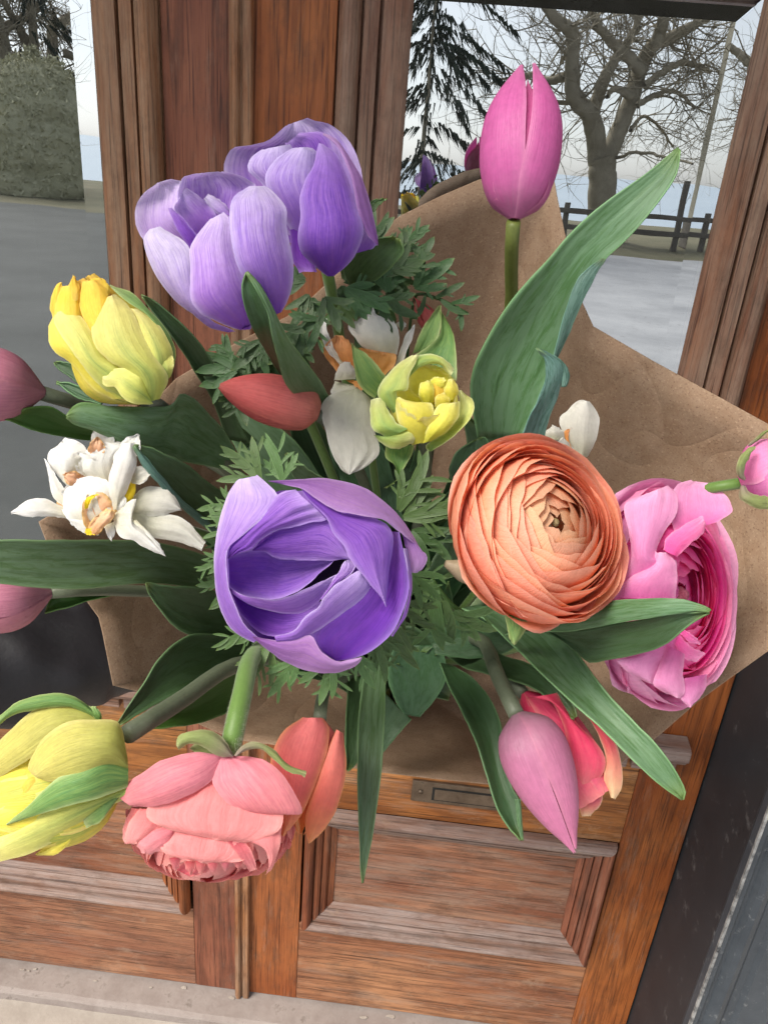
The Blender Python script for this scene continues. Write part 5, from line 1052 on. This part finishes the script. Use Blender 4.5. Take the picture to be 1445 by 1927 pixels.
# lemon double in the middle
y3 = flower('tulip', 'small lemon double tulip, open with green bracts, in the middle', 'tulip', 800, 760, .41, YG)
petals(y3, CF, .405, [
    (m_bract, [(740, 900), (780, 790), (830, 700), (902, 606)], [(840, 860), (890, 800), (912, 720), (912, 612)], dict(h=[-20, -14, -10, -4], bulge=-6, name='bract')),
    (m_bract, [(760, 897), (850, 840), (905, 770), (903, 640)], [(1000, 1060), (1001, 930), (986, 780), (942, 690), (908, 638)], dict(h=[-14, -16, -12, -6], bulge=-10, name='bract')),
    (m_bract, [(520, 1165), (430, 1092), (395, 980), (379, 850), (380, 834)], [(590, 1040), (530, 960), (450, 880), (388, 836)], dict(h=[0, 10, 16, 10], bulge=-6, name='bract')),
    (m_bract, [(585, 1430), (580, 1500), (636, 1560), (648, 1640), (570, 1690)], [(755, 1440), (740, 1490), (700, 1560), (655, 1640), (590, 1690)], dict(h=[0, 10, 4, -10], bulge=-10, name='bract')),
])
for i in range(6): shell('petal', y3, m_lemon, (790, 800, .42), (800, 735, .392), [10, 50, 62, 64, 56], 20+i*60, [60, 60, 56, 40, 24], dr=-4, ruf=4)
petals(y3, CF, .398, [
    (m_lemon_grn, [(720, 1040), (790, 975), (900, 962), (965, 1036)], [(772, 905), (860, 897), (935, 930), (988, 990)], dict(h=[0, 6, 4, -6], bulge=10, ruf=3)),
    (m_lemon, [(760, 1180), (715, 1080), (725, 1010), (800, 965)], [(960, 1150), (985, 1060), (960, 1010), (880, 962)], dict(h=[-24, -14, -2], bulge=-14, ruf=3)),
    (m_lemon_grn, [(640, 1262), (540, 1150), (548, 1080), (608, 1008), (680, 938), (742, 903)], [(690, 1250), (650, 1120), (716, 1112), (722, 1030), (757, 960), (788, 901)], dict(h=[6, 24, 22, 2], bulge=12, tilt=[0, 8, 4], ruf=4)),
    (m_lemon, [(780, 1230), (640, 1180), (625, 1105)], [(860, 1190), (780, 1150), (715, 1100)], dict(h=[-10, -4, 4], bulge=-10)),
    (m_yel_or, [(860, 1180), (850, 1090), (850, 1062)], [(920, 1180), (930, 1110), (900, 1085)], dict(h=[-2, 6, 4], bulge=8)),
    (m_lemon, [(800, 1190), (776, 1140), (790, 1075), (830, 1055)], [(868, 1186), (872, 1110), (862, 1070), (845, 1056)], dict(h=[0, 16, 12], bulge=12)),
    (m_lemon, [(840, 1060), (870, 1035), (930, 1040)], [(870, 1110), (930, 1090), (945, 1062)], dict(h=[2, 8, 6], bulge=8)),
    (m_lemon, [(930, 1170), (930, 1100), (960, 1045)], [(1010, 1170), (1012, 1100), (990, 1045)], dict(h=[4, 16, 10], bulge=12)),
    (m_lemon, [(870, 1210), (878, 1150), (920, 1125)], [(960, 1200), (965, 1160), (940, 1130)], dict(h=[10, 16, 8], bulge=8)),
    (m_lemon, [(740, 1440), (655, 1285), (630, 1150), (650, 1145)], [(860, 1400), (866, 1290), (850, 1190), (730, 1185)], dict(h=[0, 22, 26, 14], bulge=16, ruf=3)),
    (m_lemon, [(790, 1430), (850, 1290), (900, 1195), (960, 1190)], [(860, 1412), (952, 1352), (1012, 1270), (1019, 1178)], dict(h=[4, 28, 28, 16], bulge=16, ruf=2)),
    (m_lemon_grn, [(505, 1375), (560, 1430), (642, 1463), (740, 1432)], [(600, 1390), (680, 1345), (745, 1322), (805, 1330)], dict(h=[10, 18, 16, 6], bulge=14, ruf=3)),
    (m_lemon_grn, [(600, 1395), (508, 1340), (489, 1250), (497, 1165)], [(742, 1328), (665, 1318), (605, 1240), (572, 1150)], dict(h=[20, 32, 28, 14], bulge=14, ruf=5)),
    (m_lemon_grn, [(842, 1474), (818, 1440), (910, 1380), (985, 1300), (1016, 1200), (1012, 1112)], [(856, 1472), (952, 1410), (1042, 1330), (1097, 1260), (1110, 1195), (1062, 1140), (1030, 1112)], dict(h=[0, 8, 4, -8], bulge=-10, tilt=[0, 14, 14, 0], ruf=2)),
])
to_bind(y3, [(795, 795, .42), (800, 900, .47), (770, 1080, .55)], .0036, m_stem_t)
# ---------------------------------------------------------------- narcissi
NG = 'white double narcissi'
n1 = flower('narcissus', 'white double narcissus with peach and gold frills, at the left', 'narcissus', 200, 940, .375, NG)
petals(n1, CE, .36, [
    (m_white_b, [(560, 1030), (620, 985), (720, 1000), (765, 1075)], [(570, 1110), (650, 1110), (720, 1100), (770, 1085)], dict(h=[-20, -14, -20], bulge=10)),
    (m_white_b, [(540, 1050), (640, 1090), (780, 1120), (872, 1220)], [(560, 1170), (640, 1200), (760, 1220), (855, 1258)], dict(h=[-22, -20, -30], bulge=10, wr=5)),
    (m_peach, [(340, 1000), (300, 930), (320, 905)], [(440, 1000), (390, 930), (350, 905)], dict(h=-6, ruf=6)),
    (m_peach, [(330, 1110), (240, 1060), (260, 1020)], [(360, 1050), (290, 1010), (270, 1015)], dict(h=-12, ruf=6)),
    (m_gold, [(490, 1070), (505, 1040), (545, 960), (560, 925)], [(560, 1050), (575, 1000), (582, 950), (578, 922)], dict(h=[-6, 0, 4], bulge=-8, ruf=4)),
    (m_white, [(300, 1000), (200, 875), (213, 830), (240, 815)], [(370, 960), (372, 840), (340, 795), (275, 775)], dict(h=[-20, -12, -16], bulge=10, ruf=8, wr=4, nu=16)),
    (m_white, [(400, 960), (330, 915), (350, 850), (400, 800)], [(490, 960), (502, 880), (522, 800), (460, 788)], dict(h=[-8, 4, 0], bulge=12, ruf=7, wr=4, nu=16)),
    (m_white, [(290, 1080), (230, 1030), (205, 940), (190, 868)], [(320, 1040), (278, 1000), (252, 960), (215, 895)], dict(h=[-10, -4, -6], bulge=4, ruf=3)),
    (m_white, [(300, 1120), (200, 1110), (120, 1112), (45, 1098)], [(300, 1080), (240, 1058), (190, 1035), (120, 1040), (48, 1092)], dict(h=[-10, 0, 6, 0], bulge=6, ruf=3, name='petal')),
    (m_white, [(430, 1120), (330, 1080), (260, 1082)], [(420, 1190), (350, 1178), (298, 1140)], dict(h=[4, 6, 0], bulge=8, ruf=4)),
    (m_white, [(480, 1090), (460, 960), (483, 880), (520, 800)], [(510, 1060), (562, 950), (584, 870), (572, 798)], dict(h=[10, 22, 22, 12], bulge=12, tilt=[0, -8, -8, 0], ruf=3, nv=22)),
    (m_white, [(370, 1160), (285, 1110), (270, 1020), (305, 955)], [(490, 1080), (480, 1000), (445, 950), (380, 938)], dict(h=[8, 14, 12, 6], bulge=8, ruf=4, wr=4, nu=16)),
    (m_peach, [(400, 1190), (355, 1140), (350, 1060), (372, 1015)], [(500, 1090), (470, 1040), (440, 1010), (400, 1006)], dict(h=[10, 24, 28, 20], bulge=-8, ruf=9, wr=6, nu=16)),
    (m_peach, [(365, 1188), (380, 1140), (420, 1100), (450, 1080)], [(415, 1190), (440, 1160), (480, 1120), (495, 1085)], dict(h=[20, 30, 26], bulge=6, ruf=8)),
    (m_gold, [(360, 1180), (370, 1188), (400, 1192)], [(365, 1160), (395, 1160), (420, 1172)], dict(h=[26, 28, 26], ruf=4)),
    (m_gold, [(358, 1080), (362, 1040), (385, 1020)], [(375, 1075), (385, 1045), (420, 1015)], dict(h=[28, 32, 28], ruf=3)),
    (m_white, [(442, 1150), (455, 1190), (472, 1213)], [(492, 1130), (488, 1175), (476, 1213)], dict(h=[6, 6, 4], bulge=4)),
    (m_white, [(490, 1095), (545, 1046), (580, 1038), (562, 1120), (622, 1180), (702, 1276)], [(485, 1120), (505, 1195), (570, 1215), (640, 1257), (704, 1281)], dict(h=[10, 18, 14, 6], bulge=10, ruf=4, nu=16, nv=24)),
    (m_white, [(560, 1130), (600, 1165), (660, 1230), (692, 1270)], [(580, 1125), (640, 1185), (680, 1235), (702, 1276)], dict(h=[20, 22, 10], bulge=3)),
])
rn = random.Random(4)
for x, y, an, l_, w_, mt in ((200, 850, -110, 55, 44, m_white), (235, 860, -60, 50, 40, m_white), (150, 880, -150, 50, 40, m_white), (245, 900, -20, 45, 34, m_white_b), (160, 920, 170, 45, 36, m_white), (180, 860, -85, 38, 34, m_peach), (215, 895, -40, 36, 34, m_peach), (150, 905, 200, 34, 30, m_peach), (215, 930, 60, 40, 30, m_white), (170, 890, -120, 46, 40, m_white), (225, 880, -75, 44, 34, m_white)):
    c_, s_ = math.cos(R(an)), math.sin(R(an)); q = lambda t, s: (x+c_*l_*t-s_*w_*.5*s*math.sin(math.pi*min(1, .2+t*.78)), y+s_*l_*t+c_*w_*.5*s*math.sin(math.pi*min(1, .2+t*.78)))
    sheet('petal', n1, mt, [q(t, -1) for t in (0, .3, .6, .85, 1)], [q(t, 1) for t in (0, .3, .6, .85, 1)], .358, h=[-4, 6+6*rn.random(), 8*rn.random()], bulge=rn.uniform(-3, 3) if mt is m_peach else rn.uniform(-12, 12), ruf=11 if mt is m_peach else 5, wr=9 if mt is m_peach else 3)
to_bind(n1, [(235, 970, .37), (330, 990, .40), (520, 1060, .48), (690, 1190, .57)], .0028, m_stem_g)
n2 = flower('narcissus', 'white narcissus with an orange frilled cup, behind the lemon tulip', 'narcissus', 700, 690, .43, NG)
petals(n2, CF, .43, [
    (m_white, [(480, 890), (400, 800), (365, 730), (430, 690), (490, 655), (503, 625)], [(650, 900), (664, 800), (632, 710), (575, 672), (525, 660), (510, 622)], dict(h=[-20, -6, -4, 0], bulge=14, nu=17, nv=22)),
    (m_white, [(640, 965), (700, 790), (752, 722)], [(660, 1000), (700, 900), (742, 800), (756, 730)], dict(h=[-6, 4, 0], bulge=-4)),
    (m_white, [(640, 720), (680, 700), (705, 720)], [(680, 760), (692, 745), (700, 735)], dict(h=-14)),
    (m_white, [(320, 965), (240, 880), (200, 790), (193, 700)], [(335, 950), (285, 880), (242, 760), (238, 688)], dict(h=[6, 8, 4, 0], bulge=-6, ruf=2)),
    (m_orange, [(300, 1010), (210, 880), (240, 830), (285, 785)], [(440, 1010), (400, 900), (390, 850), (330, 790)], dict(h=[-6, 0, 6, 2], bulge=-10, ruf=9, wr=8, nu=17)),
    (m_orange, [(430, 1000), (400, 900), (420, 860), (480, 880)], [(570, 1030), (640, 960), (642, 900), (580, 905)], dict(h=[-6, 2, 10, 10], bulge=-8, ruf=9, wr=8, nu=17)),
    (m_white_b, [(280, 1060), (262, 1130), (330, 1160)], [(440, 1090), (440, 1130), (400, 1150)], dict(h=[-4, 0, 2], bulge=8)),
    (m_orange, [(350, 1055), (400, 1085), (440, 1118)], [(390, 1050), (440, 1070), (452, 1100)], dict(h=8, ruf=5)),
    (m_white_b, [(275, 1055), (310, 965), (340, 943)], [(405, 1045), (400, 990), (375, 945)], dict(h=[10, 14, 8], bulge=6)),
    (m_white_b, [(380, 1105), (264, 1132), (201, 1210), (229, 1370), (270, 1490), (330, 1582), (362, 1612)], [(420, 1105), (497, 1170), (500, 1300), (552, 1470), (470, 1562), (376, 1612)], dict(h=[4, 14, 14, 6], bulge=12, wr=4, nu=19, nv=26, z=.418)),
])
to_bind(n2, [(690, 720, .44), (700, 860, .48), (730, 1060, .55)], .0026, m_stem_g)
n3 = flower('narcissus', 'pale narcissus half hidden behind the coral ranunculus, on the paper', 'narcissus', 1075, 830, .43, NG)
petals(n3, CS, .43, [
    (m_white_b, [(780, 960), (640, 640), (590, 380), (720, 230), (860, 110), (950, 100)], [(1000, 960), (1130, 720), (1190, 440), (1160, 290), (1080, 170), (1020, 125)], dict(h=[0, 8, 4, 0], bulge=16, wr=4)),
    (m_orange, [(650, 650), (670, 560), (760, 520)], [(760, 840), (720, 620), (790, 530)], dict(h=20, ruf=5)),
    (m_white_b, [(340, 700), (360, 590), (480, 490)], [(660, 700), (640, 580), (540, 492)], dict(h=[20, 26, 20], bulge=10)),
    (m_white_b, [(250, 800), (420, 680), (620, 660)], [(820, 940), (780, 810), (660, 680)], dict(h=[14, 18, 20], bulge=8)),
])
to_bind(n3, [(1080, 860, .435), (980, 1000, .49), (840, 1180, .56)], .0026, m_stem_g)
# ---------------------------------------------------------------- foliage collars of the two upper anemones and loose sprigs
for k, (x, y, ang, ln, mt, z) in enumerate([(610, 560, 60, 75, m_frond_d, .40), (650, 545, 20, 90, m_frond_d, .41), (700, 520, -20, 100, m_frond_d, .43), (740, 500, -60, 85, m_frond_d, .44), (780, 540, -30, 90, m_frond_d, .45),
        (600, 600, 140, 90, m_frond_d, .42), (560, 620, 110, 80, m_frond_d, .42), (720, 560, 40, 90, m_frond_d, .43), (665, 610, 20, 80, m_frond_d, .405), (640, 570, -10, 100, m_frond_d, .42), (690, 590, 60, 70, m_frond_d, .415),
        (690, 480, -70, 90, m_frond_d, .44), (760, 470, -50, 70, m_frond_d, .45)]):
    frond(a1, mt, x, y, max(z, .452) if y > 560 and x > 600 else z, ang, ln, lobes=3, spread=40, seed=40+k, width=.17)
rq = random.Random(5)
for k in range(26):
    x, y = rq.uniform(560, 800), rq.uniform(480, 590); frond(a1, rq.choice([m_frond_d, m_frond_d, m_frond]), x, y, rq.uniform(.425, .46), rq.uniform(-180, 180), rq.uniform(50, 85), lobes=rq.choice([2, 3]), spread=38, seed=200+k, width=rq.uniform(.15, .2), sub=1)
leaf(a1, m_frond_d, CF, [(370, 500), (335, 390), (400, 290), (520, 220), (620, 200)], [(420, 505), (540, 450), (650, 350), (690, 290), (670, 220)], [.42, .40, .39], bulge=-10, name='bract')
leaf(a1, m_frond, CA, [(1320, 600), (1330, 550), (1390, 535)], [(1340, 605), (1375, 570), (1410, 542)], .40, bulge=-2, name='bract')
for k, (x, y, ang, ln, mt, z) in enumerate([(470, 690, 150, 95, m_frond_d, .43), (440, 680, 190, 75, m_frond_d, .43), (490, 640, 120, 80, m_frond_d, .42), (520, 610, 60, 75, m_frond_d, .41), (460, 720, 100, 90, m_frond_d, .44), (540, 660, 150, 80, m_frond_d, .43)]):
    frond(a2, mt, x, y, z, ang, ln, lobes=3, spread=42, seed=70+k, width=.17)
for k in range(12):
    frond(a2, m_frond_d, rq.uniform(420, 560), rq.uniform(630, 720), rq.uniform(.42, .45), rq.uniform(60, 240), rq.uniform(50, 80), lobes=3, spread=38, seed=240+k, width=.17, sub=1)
# sprig of anemone foliage on the paper and one by the coral flower
s1 = flower('foliage_sprig', 'small dark green sprig lying against the upper brown paper', 'foliage', 800, 560, .45, 'loose sprigs of anemone foliage')
stem(s1, m_frond_d, [(880, 590, .455), (820, 560, .455), (780, 560, .47), (760, 800, .54)], .0010)
for k, (x, y, ang, ln) in enumerate([(860, 575, 60, 50), (850, 570, -10, 55), (820, 560, -30, 70), (830, 565, 40, 60), (800, 555, 100, 45)]): frond(s1, m_frond_d, x, y, .452, ang, ln, lobes=1, seed=90+k, width=.14, name='leaflet', sub=1)
s2 = flower('foliage_sprig', 'grey green sprig fanning out below the coral ranunculus', 'foliage', 840, 1110, .40, 'loose sprigs of anemone foliage')
stem(s2, m_frond, [(810, 1090, .40), (850, 1140, .40), (900, 1170, .41)], .0016)
for k, (x, y, ang, ln) in enumerate([(820, 1110, 95, 110), (835, 1130, 70, 85), (855, 1150, 60, 75), (870, 1155, 10, 75), (810, 1095, 190, 50), (815, 1100, 130, 100), (830, 1090, -30, 50), (860, 1150, 40, 90)]): frond(s2, m_frond, x, y, .395, ang, ln, lobes=1, seed=100+k, width=.16, name='leaflet', sub=2)
s3 = flower('foliage_sprig', 'dark sprig between the left leaves and the violet anemone', 'foliage', 410, 1060, .41, 'loose sprigs of anemone foliage')
for k, (x, y, ang, ln) in enumerate([(430, 1090, 130, 90), (420, 1060, 150, 60), (440, 1110, 110, 90), (430, 1030, 170, 60)]): frond(s3, m_frond, x, y, .40, ang, ln, lobes=2, spread=25, seed=120+k, width=.14, name='leaflet', sub=2)
# shaded leaves deep in the bunch
FG = 'shaded leaves deep in the bunch'
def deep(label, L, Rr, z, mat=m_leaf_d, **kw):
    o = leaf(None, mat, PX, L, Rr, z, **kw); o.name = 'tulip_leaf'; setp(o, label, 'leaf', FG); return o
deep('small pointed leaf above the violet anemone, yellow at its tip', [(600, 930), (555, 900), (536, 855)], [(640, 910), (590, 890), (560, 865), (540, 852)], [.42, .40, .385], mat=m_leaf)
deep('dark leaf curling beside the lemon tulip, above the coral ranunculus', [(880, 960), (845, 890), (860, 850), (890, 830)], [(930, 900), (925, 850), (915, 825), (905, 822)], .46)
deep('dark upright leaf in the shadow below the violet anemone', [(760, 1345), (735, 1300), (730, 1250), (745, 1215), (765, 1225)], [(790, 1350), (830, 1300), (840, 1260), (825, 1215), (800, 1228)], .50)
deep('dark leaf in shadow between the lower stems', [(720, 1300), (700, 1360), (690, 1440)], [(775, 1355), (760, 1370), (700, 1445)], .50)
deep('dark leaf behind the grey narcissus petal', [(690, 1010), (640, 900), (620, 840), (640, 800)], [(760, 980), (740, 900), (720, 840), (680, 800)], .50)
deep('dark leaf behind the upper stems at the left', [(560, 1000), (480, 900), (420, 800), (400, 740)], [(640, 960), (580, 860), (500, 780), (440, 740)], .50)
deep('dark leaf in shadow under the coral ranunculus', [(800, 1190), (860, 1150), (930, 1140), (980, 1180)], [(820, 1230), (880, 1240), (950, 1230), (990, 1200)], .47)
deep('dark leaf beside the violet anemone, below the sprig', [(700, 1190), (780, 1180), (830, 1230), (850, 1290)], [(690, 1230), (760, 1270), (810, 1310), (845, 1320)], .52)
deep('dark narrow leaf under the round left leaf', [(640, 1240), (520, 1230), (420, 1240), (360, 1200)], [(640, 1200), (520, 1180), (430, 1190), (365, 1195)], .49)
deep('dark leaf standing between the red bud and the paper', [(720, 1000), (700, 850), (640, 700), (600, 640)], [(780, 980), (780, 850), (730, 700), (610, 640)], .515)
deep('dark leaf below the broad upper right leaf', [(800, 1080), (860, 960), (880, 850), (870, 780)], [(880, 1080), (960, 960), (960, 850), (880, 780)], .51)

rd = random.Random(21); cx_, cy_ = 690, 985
for kx in range(34):  # dark leaves added to block light between the stems, spread over the tulips
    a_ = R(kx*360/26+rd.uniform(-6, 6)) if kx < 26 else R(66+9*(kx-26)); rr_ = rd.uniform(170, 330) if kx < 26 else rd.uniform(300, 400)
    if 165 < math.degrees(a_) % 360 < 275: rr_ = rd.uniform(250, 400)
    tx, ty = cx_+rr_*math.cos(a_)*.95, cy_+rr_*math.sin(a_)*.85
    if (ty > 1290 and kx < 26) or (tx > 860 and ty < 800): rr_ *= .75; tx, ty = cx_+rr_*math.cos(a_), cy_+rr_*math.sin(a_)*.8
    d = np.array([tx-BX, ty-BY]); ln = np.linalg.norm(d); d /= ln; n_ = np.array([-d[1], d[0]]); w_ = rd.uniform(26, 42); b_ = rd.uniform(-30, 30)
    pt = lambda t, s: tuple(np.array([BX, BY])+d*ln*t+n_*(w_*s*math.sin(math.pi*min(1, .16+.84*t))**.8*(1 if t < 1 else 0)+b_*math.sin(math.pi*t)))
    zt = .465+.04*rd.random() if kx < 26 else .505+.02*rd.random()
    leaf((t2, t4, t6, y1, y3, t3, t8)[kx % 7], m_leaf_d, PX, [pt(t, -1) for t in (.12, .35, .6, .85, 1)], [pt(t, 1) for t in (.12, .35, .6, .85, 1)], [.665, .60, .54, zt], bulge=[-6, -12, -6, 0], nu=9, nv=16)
